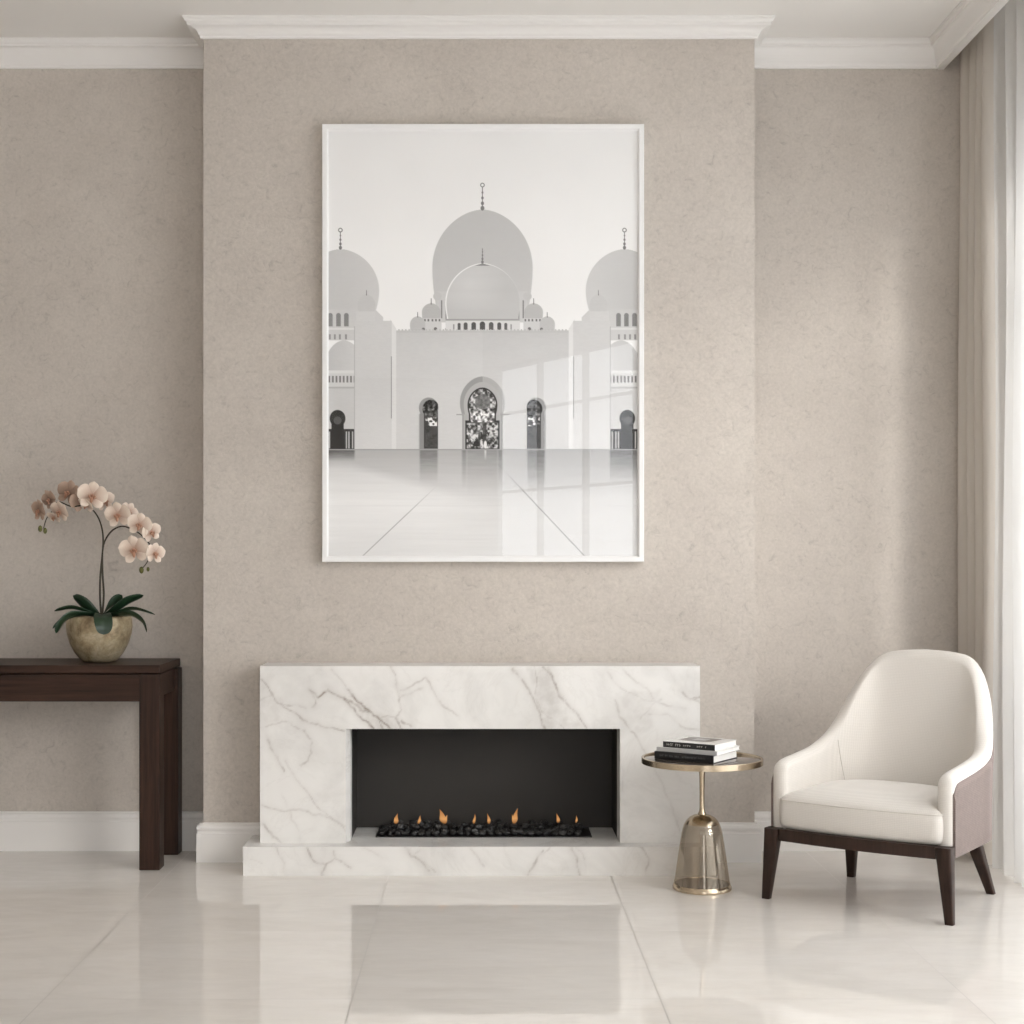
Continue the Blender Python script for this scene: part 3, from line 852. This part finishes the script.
def leaf(pts, w, roll=0, name='leaf'):
    """strap leaf along a curve, folded along its midrib"""
    P = crv(pts, 6); n = len(P); last = Vector((-1, 0, 0)); b = bmesh.new(); rings = []
    for i, p in enumerate(P):
        u = i / (n - 1)
        tdir = (P[min(i + 1, n - 1)] - P[max(i - 1, 0)]).normalized()
        side = tdir.cross(Vector((0, 0, 1)))
        if side.length < .2: side = last.copy()
        side.normalize(); last = side.copy(); side = (Matrix.Rotation(roll * math.sin(min(1, u * 1.6) * PI / 2), 3, tdir) @ side).normalized(); nrm = side.cross(tdir).normalized()
        ww = w * (.32 + .68 * math.sin(min(1, u / .62) * PI / 2)) * (1 if u < .62 else math.sqrt(max(0, 1 - ((u - .62) / .38) ** 2.2))) + .0004
        row = []
        for s_ in (-1, -.6, -.2, 0, .2, .6, 1):
            row.append(p + side * ww * s_ + nrm * (abs(s_) ** 1.3) * ww * .28)
        for s_ in (1, .6, .2, 0, -.2, -.6, -1):
            row.append(p + side * ww * s_ + nrm * ((abs(s_) ** 1.3) * ww * .28 - .0018))
        rings.append(row)
    loft(b, rings)
    return build(name, b, M['leaf'], orch, True, 80)
base = Vector((.005, 0, .180))
L = [([base, oc(455, 700, -.03), oc(408, 652, -.04), oc(356, 612, -.04)], .027, 1.0),
     ([base, oc(430, 694, -.06), oc(350, 672, -.07), oc(264, 687, -.08)], .015, .55),
     ([base, oc(420, 706, -.09), oc(345, 712, -.12), oc(300, 748, -.14), oc(272, 796, -.15)], .024, .75),
     ([base, oc(400, 696, .0), oc(320, 722, -.02), oc(256, 772, -.03)], .013, .6),
     ([base, oc(500, 704, -.09), oc(501, 722, -.145), oc(504, 762, -.165), oc(506, 803, -.163)], .036, 0),
     ([base, oc(530, 672, .02), oc(562, 638, .03), oc(596, 610, .03)], .021, -.9),
     ([base, oc(562, 680, -.03), oc(620, 640, -.04), oc(700, 610, -.05)], .020, -.75),
     ([base, oc(570, 700, -.04), oc(650, 678, -.06), oc(756, 704, -.07)], .0145, -.5),
     ([base, oc(580, 708, -.08), oc(640, 706, -.12), oc(692, 740, -.14), oc(716, 790, -.15)], .023, -.75)]
for pts, w, rl in L: leaf(pts, w, rl)
s1 = crv([oc(494, 712), oc(488, 620), oc(489, 520), oc(500, 400), oc(503, 330), oc(492, 265), oc(465, 210), oc(420, 172, -.01), oc(350, 178, -.02), oc(285, 155, -.02), oc(262, 190, -.02), oc(228, 235, -.02), oc(212, 285, -.02)], 8)
b = bmesh.new(); tube(b, s1, [.0046 - .0028 * i / len(s1) for i in range(len(s1))], 8); build('stem', b, M['stem'], orch, True, 80)
s2 = crv([oc(498, 712, .004), oc(506, 610, .006), oc(500, 500, .006), oc(500, 400, .006), oc(512, 345, .004), oc(545, 297), oc(590, 275), oc(635, 285, -.01), oc(690, 318, -.015), oc(735, 375, -.015), oc(722, 440, -.015), oc(690, 486, -.015)], 8)
b = bmesh.new(); tube(b, s2, [.0046 - .0028 * i / len(s2) for i in range(len(s2))], 8); build('stem', b, M['stem'], orch, True, 80)

def petal(b, lay, ang, ln, wd, cup, tip=1.0):
    """rounded petal in the flower's own plane (x,z), facing -y"""
    n, k = 14, 6; grid = []
    for i in range(n + 1):
        u = math.sin(i / n * PI / 2) ** 1.1
        w = wd * (.30 + .70 * math.sin(min(1, u / .62) * PI / 2)) * (1 if u < .62 else math.sqrt(max(0, 1 - ((u - .62) / .38) ** 2.1))) * min(1, u * 5 + .1) + .0006
        row = []
        for j in range(-k, k + 1):
            s_ = j / k
            r = ln * u * (1 - .03 * abs(s_)) + .02 * math.sin(s_ * 5 + ang * 3) * u
            x, z = s_ * w, r
            y = -cup * (u ** 1.5) * ln + .22 * w * s_ * s_ - .004 * math.sin(u * 9 + s_ * 3)
            xx = x * math.cos(ang) + z * math.sin(ang); zz = -x * math.sin(ang) + z * math.cos(ang)
            v = b.verts.new((xx, y, zz)); v[lay] = min(1, u * 1.35 * (1 - .15 * (1 - abs(s_)))); row.append(v)
        grid.append(row)
    for i in range(n):
        for j in range(2 * k):
            b.faces.new((grid[i][j], grid[i][j + 1], grid[i + 1][j + 1], grid[i + 1][j]))

def flower_meshes(mp):
    b = bmesh.new(); lay = b.verts.layers.float.new('petal')
    for a, ln, wd, c in ((0, 1.0, .36, .10), (2.35, .95, .33, .05), (-2.35, .95, .33, .05)):
        petal(b, lay, a, ln, wd, c)
    for v in b.verts: v.co.y += .03
    for a in (1.22, -1.22):
        petal(b, lay, a, 1.06, .56, .12)
    me = bpy.data.meshes.new('flower'); b.to_mesh(me); b.free(); me.materials.append(mp)
    me.polygons.foreach_set('use_smooth', [True] * len(me.polygons))
    return me
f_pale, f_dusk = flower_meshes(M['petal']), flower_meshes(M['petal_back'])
b = bmesh.new()
bmesh.ops.create_icosphere(b, subdivisions=2, radius=.11, matrix=Matrix.Translation((0, -.10, .04)))
for sx in (-1, 1): bmesh.ops.create_icosphere(b, subdivisions=2, radius=1, matrix=Matrix.Translation((sx * .15, -.16, -.06)) @ Matrix.Rotation(sx * .5, 4, 'Y') @ Matrix.Diagonal((.07, .10, .15, 1)))
bmesh.ops.create_icosphere(b, subdivisions=2, radius=1, matrix=Matrix.Translation((0, -.24, -.24)) @ Matrix.Diagonal((.11, .07, .22, 1)))
lipme = bpy.data.meshes.new('flower_lip'); b.to_mesh(lipme); b.free(); lipme.materials.append(M['lip'])
lipme.polygons.foreach_set('use_smooth', [True] * len(lipme.polygons))
FLW = [  # crop x, y, dy, size px in crop, yaw, pitch, roll, mesh
    (190, 200, -.02, 60, -.75, .1, .1, f_dusk), (240, 145, .01, 52, -.7, .2, -.3, f_dusk), (292, 205, -.035, 58, -.5, .3, .2, f_pale),
    (333, 112, .01, 66, -.35, -.1, .3, f_dusk), (398, 150, .0, 62, .5, .25, -.4, f_dusk), (450, 128, -.045, 74, .15, .05, .15, f_pale),
    (512, 152, .01, 56, .9, .1, -.2, f_pale), (420, 172, -.03, 44, -.2, .7, .5, f_pale), (262, 232, -.02, 38, -.3, .8, .2, f_pale),
    (575, 222, -.03, 68, -.2, .05, -.1, f_pale), (628, 205, .01, 50, .7, -.1, .5, f_pale), (680, 268, -.04, 62, .05, .15, .2, f_pale), (738, 305, -.01, 54, .75, .1, -.3, f_pale),
    (655, 392, -.04, 76, -.15, .1, -.15, f_pale), (756, 408, -.02, 56, .85, .05, .1, f_pale)]
for i, (cx_, cy_, dy, sz, yaw, pit, rol, me) in enumerate(FLW):
    o = bpy.data.objects.new('flower', me); C.objects.link(o); o.parent = orch
    s_ = sz / 4.876 * OK * .98
    o.location = oc(cx_, cy_, dy - .012); o.scale = (s_, s_, s_); o.rotation_euler = (pit, rol, yaw)
    if me is f_dusk: o['label'] = 'dusky tan flower turned away'
    lp = bpy.data.objects.new('flower_lip', lipme); C.objects.link(lp); lp.parent = o
for cx_, cy_, sz in ((196, 286, 14), (220, 296, 13), (690, 488, 15), (722, 484, 10)):
    b = bmesh.new(); bmesh.ops.create_icosphere(b, subdivisions=3, radius=sz / 4.876 * OK, matrix=Matrix.Diagonal((.75, .75, 1.15, 1)))
    o = build('bud', b, M['bud'], orch, True, 80); o.location = oc(cx_, cy_, -.02)

# ------------------------------------------------------------------ side table and books
TX, TY = .829, 5.65
st_ = empty('side_table', (TX, TY, 0))
tag(st_, 'small round brass side table with smoked glass bell base, between fireplace and armchair', 'side table')
b = bmesh.new()
lathe(b, [(.216, .474), (.2260, .4725), (.2275, .4740), (.2275, .4940), (.2263, .4955), (.2195, .4955), (.2185, .4945), (.2175, .490)], 96, cap1=False)
build('top_rim', b, M['brass'], st_, True, 22)
b = bmesh.new(); lathe(b, [(.217, .4765), (.217, .4905), (.214, .4915)], 96); build('table_top', b, M['tabletop'], st_, True)
b = bmesh.new(); lathe(b, [(.020, .476), (.015, .470), (.0125, .455), (.0105, .42), (.0095, .36), (.0095, .305), (.0115, .292), (.016, .285), (.017, .279)], 32); build('pole', b, M['brass'], st_, True)
BP = [(.017, .2815), (.032, .278), (.047, .270), (.058, .2585), (.0655, .246), (.0715, .230), (.0765, .210), (.0815, .180), (.0875, .140), (.0940, .095), (.1005, .050), (.1050, .020)]
b = bmesh.new(); lathe(b, [(r, z) for r, z in BP[:5]] + [(.064, .246), (.056, .256), (.045, .266)], 64, cap0=True, cap1=True); build('base_cap', b, M['brass'], st_, True)
b = bmesh.new(); lathe(b, BP[4:], 64, cap0=False, cap1=False); build('glass_bell', b, M['smoke'], st_, True)
b = bmesh.new(); lathe(b, [(.100, .0), (.108, .0), (.1105, .003), (.1105, .010), (.108, .016), (.1055, .021), (.102, .021), (.100, .016)], 64, cap0=False, cap1=False)
build('base_ring', b, M['brass'], st_, True)
b = bmesh.new(); lathe(b, [(.1005, .001), (.1005, .018), (.098, .020)], 64); build('base_plate', b, M['tabletop'], st_, True)

def book(name, corner, th, Lx, Wd, z0, h, cov_spine, cov_top, words, marks=0, pic_=False):
    """corner = the near bottom corner, th = yaw; spine runs to the left of it"""
    o = empty(name, (corner[0], corner[1], z0), th)
    tag(o, words, 'book', 'books stacked on the side table')
    # local: x from -Lx (left) to 0, y from 0 (spine, front) to Wd
    t_ = .0022
    b = bmesh.new(); box(b, -Lx, 0, 0, Wd, h - t_, h, .0005, 1); box(b, -Lx, 0, 0, Wd, 0, t_, .0005, 1); build('cover', b, cov_top, o)
    b = bmesh.new(); box(b, -Lx, 0, -.0012, .0018, .0002, h - .0002, .0008, 2); build('spine', b, cov_spine, o)
    b = bmesh.new(); box(b, -Lx + .003, -.003, .0018, Wd - .004, t_, h - t_); build('page_block', b, M['pages'], o)
    if marks:
        b = bmesh.new(); r = random.Random(marks); x = -Lx + .016
        while x < -.035:
            w = r.uniform(.004, .008) if marks == 3 else r.uniform(.003, .006)
            if r.random() < .82:
                hh = h * r.uniform(.26, .36) * (1.25 if (marks == 3 and x < -Lx + .07) else .8)
                box(b, x, x + w * .28, -.0017, -.0011, h * .5 - hh / 2, h * .5 + hh / 2)
                box(b, x + w * .28, x + w * .8, -.0017, -.0011, h * .5 + hh / 2 - .0015, h * .5 + hh / 2) if r.random() < .5 else box(b, x + w * .3, x + w * .85, -.0017, -.0011, h * .5 - .0008, h * .5 + .0008)
            x += w + .0012
        build('spine_lettering', b, M['letter'] if marks == 3 else M['letter_dim'], o)
    if pic_:
        b = bmesh.new(); box(b, -Lx * .86, -Lx * .24, Wd * .34, Wd * .88, h, h + .0003); q_ = build('cover_picture', b, M['photo_dark'], o)
        b = bmesh.new(); box(b, -Lx * .66, -Lx * .40, Wd * .48, Wd * .74, h + .0003, h + .0006); build('cover_inset', b, M['book_grey'], q_)
    return o
zt = .4922
def near(px, Z): return ((px - 482) * Z / 1500, Z)
book('book', near(713.6, 5.500), math.radians(-35), .245, .203, zt, .0285, M['book_black'], M['book_black'], 'thick black hardcover book lying flat on the side table, lowest of three', marks=2)
book('book', near(717.0, 5.503), math.radians(-34), .248, .204, zt + .0285, .0160, M['book_grey'], M['book_white'], 'thin pale grey book sandwiched between two black spined books')
book('book', near(714.8, 5.515), math.radians(-34), .212, .196, zt + .0445, .0220, M['book_black'], M['book_white'], 'black spined book with a white picture cover, topmost of the stack', marks=3, pic_=True)

# ------------------------------------------------------------------ armchair
ch = empty('armchair', (1.488, 5.515, 0), math.radians(-35.8))
tag(ch, 'cream upholstered tub armchair with taupe back and dark tapered wooden legs', 'armchair')
A, YF, YS, BK = .305, -.272, .06, .235       # half width, arm front, where the bend starts, depth of the bend
def plan():
    pts = [Vector((-A, YF + (YS - YF) * i / 16)) for i in range(17)]
    n = 28
    for i in range(1, n + 1):
        a = i / n * PI / 2
        e = 2 / 2.8
        pts.append(Vector((-A * abs(math.cos(a)) ** e, YS + BK * abs(math.sin(a)) ** e)))
    full = pts + [Vector((-p.x, p.y)) for p in pts[-2::-1]]
    return full
PL = plan()
S_ = [0]
for a_, b_ in zip(PL, PL[1:]): S_.append(S_[-1] + (b_ - a_).length)
LT = S_[-1]
def resample(s):
    s = min(max(s, 0), LT)
    for i in range(len(PL) - 1):
        if S_[i + 1] >= s - 1e-9:
            u = (s - S_[i]) / max(1e-9, S_[i + 1] - S_[i]); return PL[i].lerp(PL[i + 1], u)
    return PL[-1]
HK = [(0, .478), (.02, .498), (.06, .510), (.15, .517), (.27, .527), (.36, .541), (.43, .570), (.48, .628), (.53, .725), (.58, .812), (.63, .864), (.69, .882), (.80, .889), (1.0, .892)]
def hgt(s):
    d = min(s, LT - s)
    for (a0, h0), (a1, h1) in zip(HK, HK[1:]):
        if d <= a1:
            u = (d - a0) / (a1 - a0)
            i = HK.index((a0, h0))
            m0 = (h1 - HK[i - 1][1]) / (a1 - HK[i - 1][0]) if i > 0 else (h1 - h0) / (a1 - a0)
            m1 = (HK[i + 2][1] - h0) / (HK[i + 2][0] - a0) if i + 2 < len(HK) else 0
            D = a1 - a0
            return (2 * u ** 3 - 3 * u * u + 1) * h0 + (u ** 3 - 2 * u * u + u) * m0 * D + (-2 * u ** 3 + 3 * u * u) * h1 + (u ** 3 - u * u) * m1 * D
    return HK[-1][1]
def nrm2(s):
    t_ = (resample(s + .006) - resample(s - .006)).normalized()
    return Vector((-t_.y, t_.x))         # outward on this winding
def lean(s, z):
    d = min(s, LT - s) / (LT / 2)
    k = max(0, min(1, (d - .42) / .4)); k = k * k * (3 - 2 * k)
    zz = max(0, z - .30)
    return Vector((0, (.24 * zz) * k)), 1 + .15 * k * max(0, z - .45) / .45
def pt(s, off, z):
    p = resample(s); n = nrm2(s); ln_, sc = lean(s, z)
    q_ = p + n * off
    return (q_.x * sc, q_.y + ln_.y, z)
ZB = .238
def shell_ring(s, th, top, zb):
    """inner face up, over the rounded top, outer face down"""
    r = []
    for k in range(12):
        z = zb + (top - th - zb) * k / 11; r.append(pt(s, -th, z))
    for k in range(1, 10):
        a = PI * k / 10; r.append(pt(s, -th * math.cos(a), top - th + th * math.sin(a)))
    for k in range(12):
        z = top - th - (top - th - zb) * k / 11; r.append(pt(s, th, z))
    return r
b = bmesh.new(); rings = []
TH = .0285
NS = 96
ends = [(.0, .10), (.0015, .40), (.005, .66), (.011, .87), (.019, .98)]
def th_at(s):
    d = min(s, LT - s) / (LT / 2)
    return TH + .006 * max(0, min(1, (d - .4) / .3))
ss = [e[0] for e in ends] + [.03 + (LT - .06) * i / NS for i in range(NS + 1)] + [LT - e[0] for e in ends[::-1]]
for s in ss:
    d = min(s, LT - s); th = th_at(s); f = 1.0
    for e0, e1 in ends:
        if abs(d - e0) < 1e-6: f = e1
    rings.append(shell_ring(s, th * f, hgt(s) - th * (1 - f) * .9, ZB))
# flip so stations run consistently
loft(b, rings)
build('back_and_arms', b, M['cream'], ch, True, 60)
# taupe outer panel
b = bmesh.new(); rings = []
n2_ = 90
for i in range(n2_ + 1):
    s = .012 + (LT - .024) * i / n2_
    th = th_at(s); top = hgt(s) - .036 - .012 * max(0, min(1, (min(s, LT - s) - .4) / .2))
    if min(s, LT - s) < .05: top -= .03 * (1 - min(s, LT - s) / .05) ** 2
    r = []
    for k in range(12):
        z = (ZB - .014) + (top - ZB + .014) * k / 11; r.append(pt(s, th + .0065 - (.004 if k == 11 else 0), z))
    for k in range(12):
        z = top - (top - ZB + .014) * k / 11; r.append(pt(s, th - .006, z))
    rings.append(r)
loft(b, rings)
o = build('outer_back', b, M['taupe'], ch, True, 60); o['label'] = 'taupe fabric outer shell'
# welts where the arms meet the back
for sgn in (0, 1):
    b = bmesh.new(); s0 = .445 if not sgn else LT - .445; ps = []
    for k in range(14):
        z = .37 + (hgt(s0) - .012 - .37) * k / 13
        sk = s0 + (.05 * (1 - k / 13) ** 1.5) * (1 if not sgn else -1) - .0
        ps.append(pt(sk, -th_at(sk) - .0003 + (0 if k < 12 else .012 * (k - 11)), z))
    tube(b, ps, .0024, 6); build('welt', b, M['cream'], ch, True, 80)
# cushion
def cush_ring(scale, z, bow=1.0):
    pts = []
    hw = .304
    n = 12
    outl = []
    # back edge follows the tub, front bows forward with round corners
    for i in range(n + 1):
        a = PI - i / n * PI          # across the back
        e = 2 / 2.6
        outl.append((hw * math.copysign(abs(math.cos(a)) ** e, math.cos(a)), .03 + .205 * abs(math.sin(a)) ** e))
    cr = .040
    fy = -.292
    for i in range(5): outl.append((hw, .02 - (.02 - fy - cr) * (i + 1) / 5))
    for i in range(1, 6):
        a = i / 5 * PI / 2; outl.append((hw - cr + cr * math.cos(a), fy + cr - cr * math.sin(a)))
    for i in range(1, 12):
        u = i / 12; outl.append((hw - cr - 2 * (hw - cr) * u, fy - .020 * math.sin(u * PI)))
    for i in range(0, 6):
        a = i / 5 * PI / 2; outl.append((-(hw - cr) - cr * math.sin(a), fy + cr - cr * math.cos(a)))
    for i in range(4): outl.append((-hw, fy + cr + (.02 - fy - cr) * (i + 1) / 5))
    c = Vector((0, -.03))
    return [(c.x + (x - c.x) * scale, c.y + (y - c.y) * scale, z) for x, y in outl]
b = bmesh.new()
prof = [(.90, .264), (.965, .266), (.992, .272), (1.004, .284), (1.010, .315), (1.010, .340), (1.004, .360), (.994, .370), (.978, .377), (.93, .386), (.82, .397), (.65, .406), (.45, .411), (.22, .414), (.05, .4145)]
loft(b, [cush_ring(s, z) for s, z in prof])
cu = build('seat_cushion', b, M['cream'], ch, True, 80)
b = bmesh.new(); r = cush_ring(.998, .3685); r.append(r[0]); tube(b, r, .0028, 6); build('piping', b, M['cream'], cu, True, 80)
# wooden rails
def rail(name, plan_pts, z0, z1, th):
    b = bmesh.new(); rings = []
    P = [Vector(p) for p in plan_pts]
    for i, p in enumerate(P):
        t_ = (P[min(i + 1, len(P) - 1)] - P[max(i - 1, 0)]).normalized(); n = Vector((-t_.y, t_.x)) * th / 2
        c = .003
        rings.append([(p.x - n.x, p.y - n.y, z0 + c), (p.x - n.x * .8, p.y - n.y * .8, z0), (p.x + n.x * .8, p.y + n.y * .8, z0), (p.x + n.x, p.y + n.y, z0 + c), (p.x + n.x, p.y + n.y, z1), (p.x - n.x, p.y - n.y, z1)])
    loft(b, rings); return build(name, b, M['chair_wood'], ch, True, 30)
rail('seat_rail', [(-.285 + .57 * i / 14, -.296 - .018 * math.sin(i / 14 * PI)) for i in range(15)], .222, .265, .024)
rail('seat_rail', [(-.296, -.28), (-.296, .10)], .222, .238, .024)
rail('seat_rail', [(.296, -.28), (.296, .10)], .222, .238, .024)
b = bmesh.new()
for s0, s1 in ((.0, LT),):
    n = 60; o0 = []; i0 = []
    pts = [resample(LT * i / n) for i in range(n + 1)]
    loft(b, [[(p.x * .96, p.y * .96, .224) for p in pts], [(p.x * .96, p.y * .96, .262) for p in pts]])
build('seat_deck', b, M['taupe'], ch)
def cleg(top, bot, wt, wb, zt_):
    b = bmesh.new(); rings = []
    for k in range(7):
        u = k / 6; w = (wt + (wb - wt) * u) / 2; c = Vector((top[0] + (bot[0] - top[0]) * u, top[1] + (bot[1] - top[1]) * u, zt_ * (1 - u)))
        cr = w * .35; rg = []
        for sx, sy, a0 in ((1, 1, 0), (-1, 1, PI / 2), (-1, -1, PI), (1, -1, 3 * PI / 2)):
            for q_ in range(4):
                a = a0 + q_ / 3 * PI / 2; rg.append(c + Vector((sx * (w - cr) + cr * math.cos(a), sy * (w - cr) + cr * math.sin(a), 0)))
        rings.append(rg)
    loft(b, rings); return build('leg', b, M['chair_wood'], ch, True, 45)
cleg((-.316, -.288), (-.350, -.276), .056, .029, .264)
cleg((.312, -.288), (.326, -.276), .056, .029, .264)
cleg((-.208, .185), (-.242, .262), .054, .029, .230)
cleg((.250, .190), (.294, .280), .054, .029, .230)

# ------------------------------------------------------------------ curtains
def curtain(name, x, y0, y1, amp, wl, z0, z1, m, seed, label, n_per=10, lobes=False):
    r = random.Random(seed); pts = []; y = y0; ph = 0
    while y < y1:
        w = wl * r.uniform(.7, 1.3); a = amp * r.uniform(.65, 1.15)
        for k in range(n_per):
            u = k / n_per
            if lobes:
                pts.append((x + a * (1 - 2 * abs(math.sin(PI * u)) ** .75), y + w * u)); continue
            pts.append((x + a * math.sin(2 * PI * u) + .2 * a * math.sin(4 * PI * u + seed), y + w * u + .10 * w * math.sin(4 * PI * u)))
        y += w
    b = bmesh.new(); rows = []
    nz = 26
    for j in range(nz + 1):
        u = j / nz; z = z0 + (z1 - z0) * u; rows.append([b.verts.new((x + (px - x) * (.80 + .25 * (1 - u)) + .004 * math.sin(z * 2.3 + py * 9), py + .006 * math.sin(z * 1.7 + py * 14), z)) for px, py in pts])
    for a, c in zip(rows, rows[1:]):
        for k in range(len(pts) - 1): b.faces.new((a[k], a[k + 1], c[k + 1], c[k]))
    o = build(name, b, m, None, True, 85)
    return tag(o, label, 'curtain')
curtain('drape', 2.052, 6.04, 6.30, .036, .098, .008, 3.44, M['drape'], 4, 'opaque taupe grey drape gathered in the corner by the back wall', 16, True)
curtain('sheer_curtain', 2.075, 0.15, 5.97, .038, .115, .006, 3.44, M['sheer'], 9, 'white sheer voile curtain hanging in front of the window behind the armchair', 8)

# ------------------------------------------------------------------ light: sky outside the windows and a low soft sun
w = bpy.data.worlds.new('World'); bpy.context.scene.world = w; w.use_nodes = True
bg = w.node_tree.nodes['Background']; bg.inputs[0].default_value = (0.94, 0.965, 1.0, 1); bg.inputs[1].default_value = 4.3
def portal(name, loc, rot, sx, sy):
    l = bpy.data.lights.new(name, 'AREA'); l.shape = 'RECTANGLE'; l.size = sx; l.size_y = sy; l.cycles.is_portal = True
    o = bpy.data.objects.new(name, l); C.objects.link(o); o.location = loc; o.rotation_euler = rot; return o
portal('sky_portal_side', (RR + .12, (WY0 + WY1) / 2, (WZ0 + WZ1) / 2), (PI / 2, 0, PI / 2), WY1 - WY0, WZ1 - WZ0)
d = Vector((P0[0] - P1[0], P0[1] - P1[1])); nn = Vector((-d.y, d.x)).normalized()
po = portal('sky_portal_front', ((PM[0] + P1[0]) / 2 - nn.x * .06, (PM[1] + P1[1]) / 2 - nn.y * .06, HC / 2), (0, 0, 0), d.length * .62, HC)
po.rotation_euler = Vector((nn.x, nn.y, 0)).to_track_quat('-Z', 'Y').to_euler()
l = bpy.data.lights.new('sun', 'SUN'); l.energy = 3.9; l.angle = math.radians(18); l.color = (1.0, 0.955, 0.90)
o = bpy.data.objects.new('sun', l); C.objects.link(o); o.rotation_euler = Vector((-.9, 1, -.5)).to_track_quat('-Z', 'Y').to_euler(); o.location = (5, -3, 4)

# ------------------------------------------------------------------ camera and view
cam = bpy.data.cameras.new('camera'); co_ = bpy.data.objects.new('camera', cam); C.objects.link(co_)
co_.location = (0, 0, 1.25); co_.rotation_euler = (PI / 2, 0, 0)
cam.sensor_width = 36; cam.lens = 36 * 1500 / 1024; cam.shift_x = 30 / 1024; cam.shift_y = 45 / 1024; cam.clip_start = .05
sc = bpy.context.scene; sc.camera = co_
sc.view_settings.view_transform = 'Standard'; sc.view_settings.look = 'None'; sc.view_settings.gamma = 1
sc.view_settings.exposure = 0.27
cy = sc.cycles
cy.use_denoising = True
cy.max_bounces = 14; cy.diffuse_bounces = 7; cy.glossy_bounces = 6; cy.transmission_bounces = 10; cy.transparent_max_bounces = 16
cy.sample_clamp_indirect = 6; cy.caustics_reflective = True
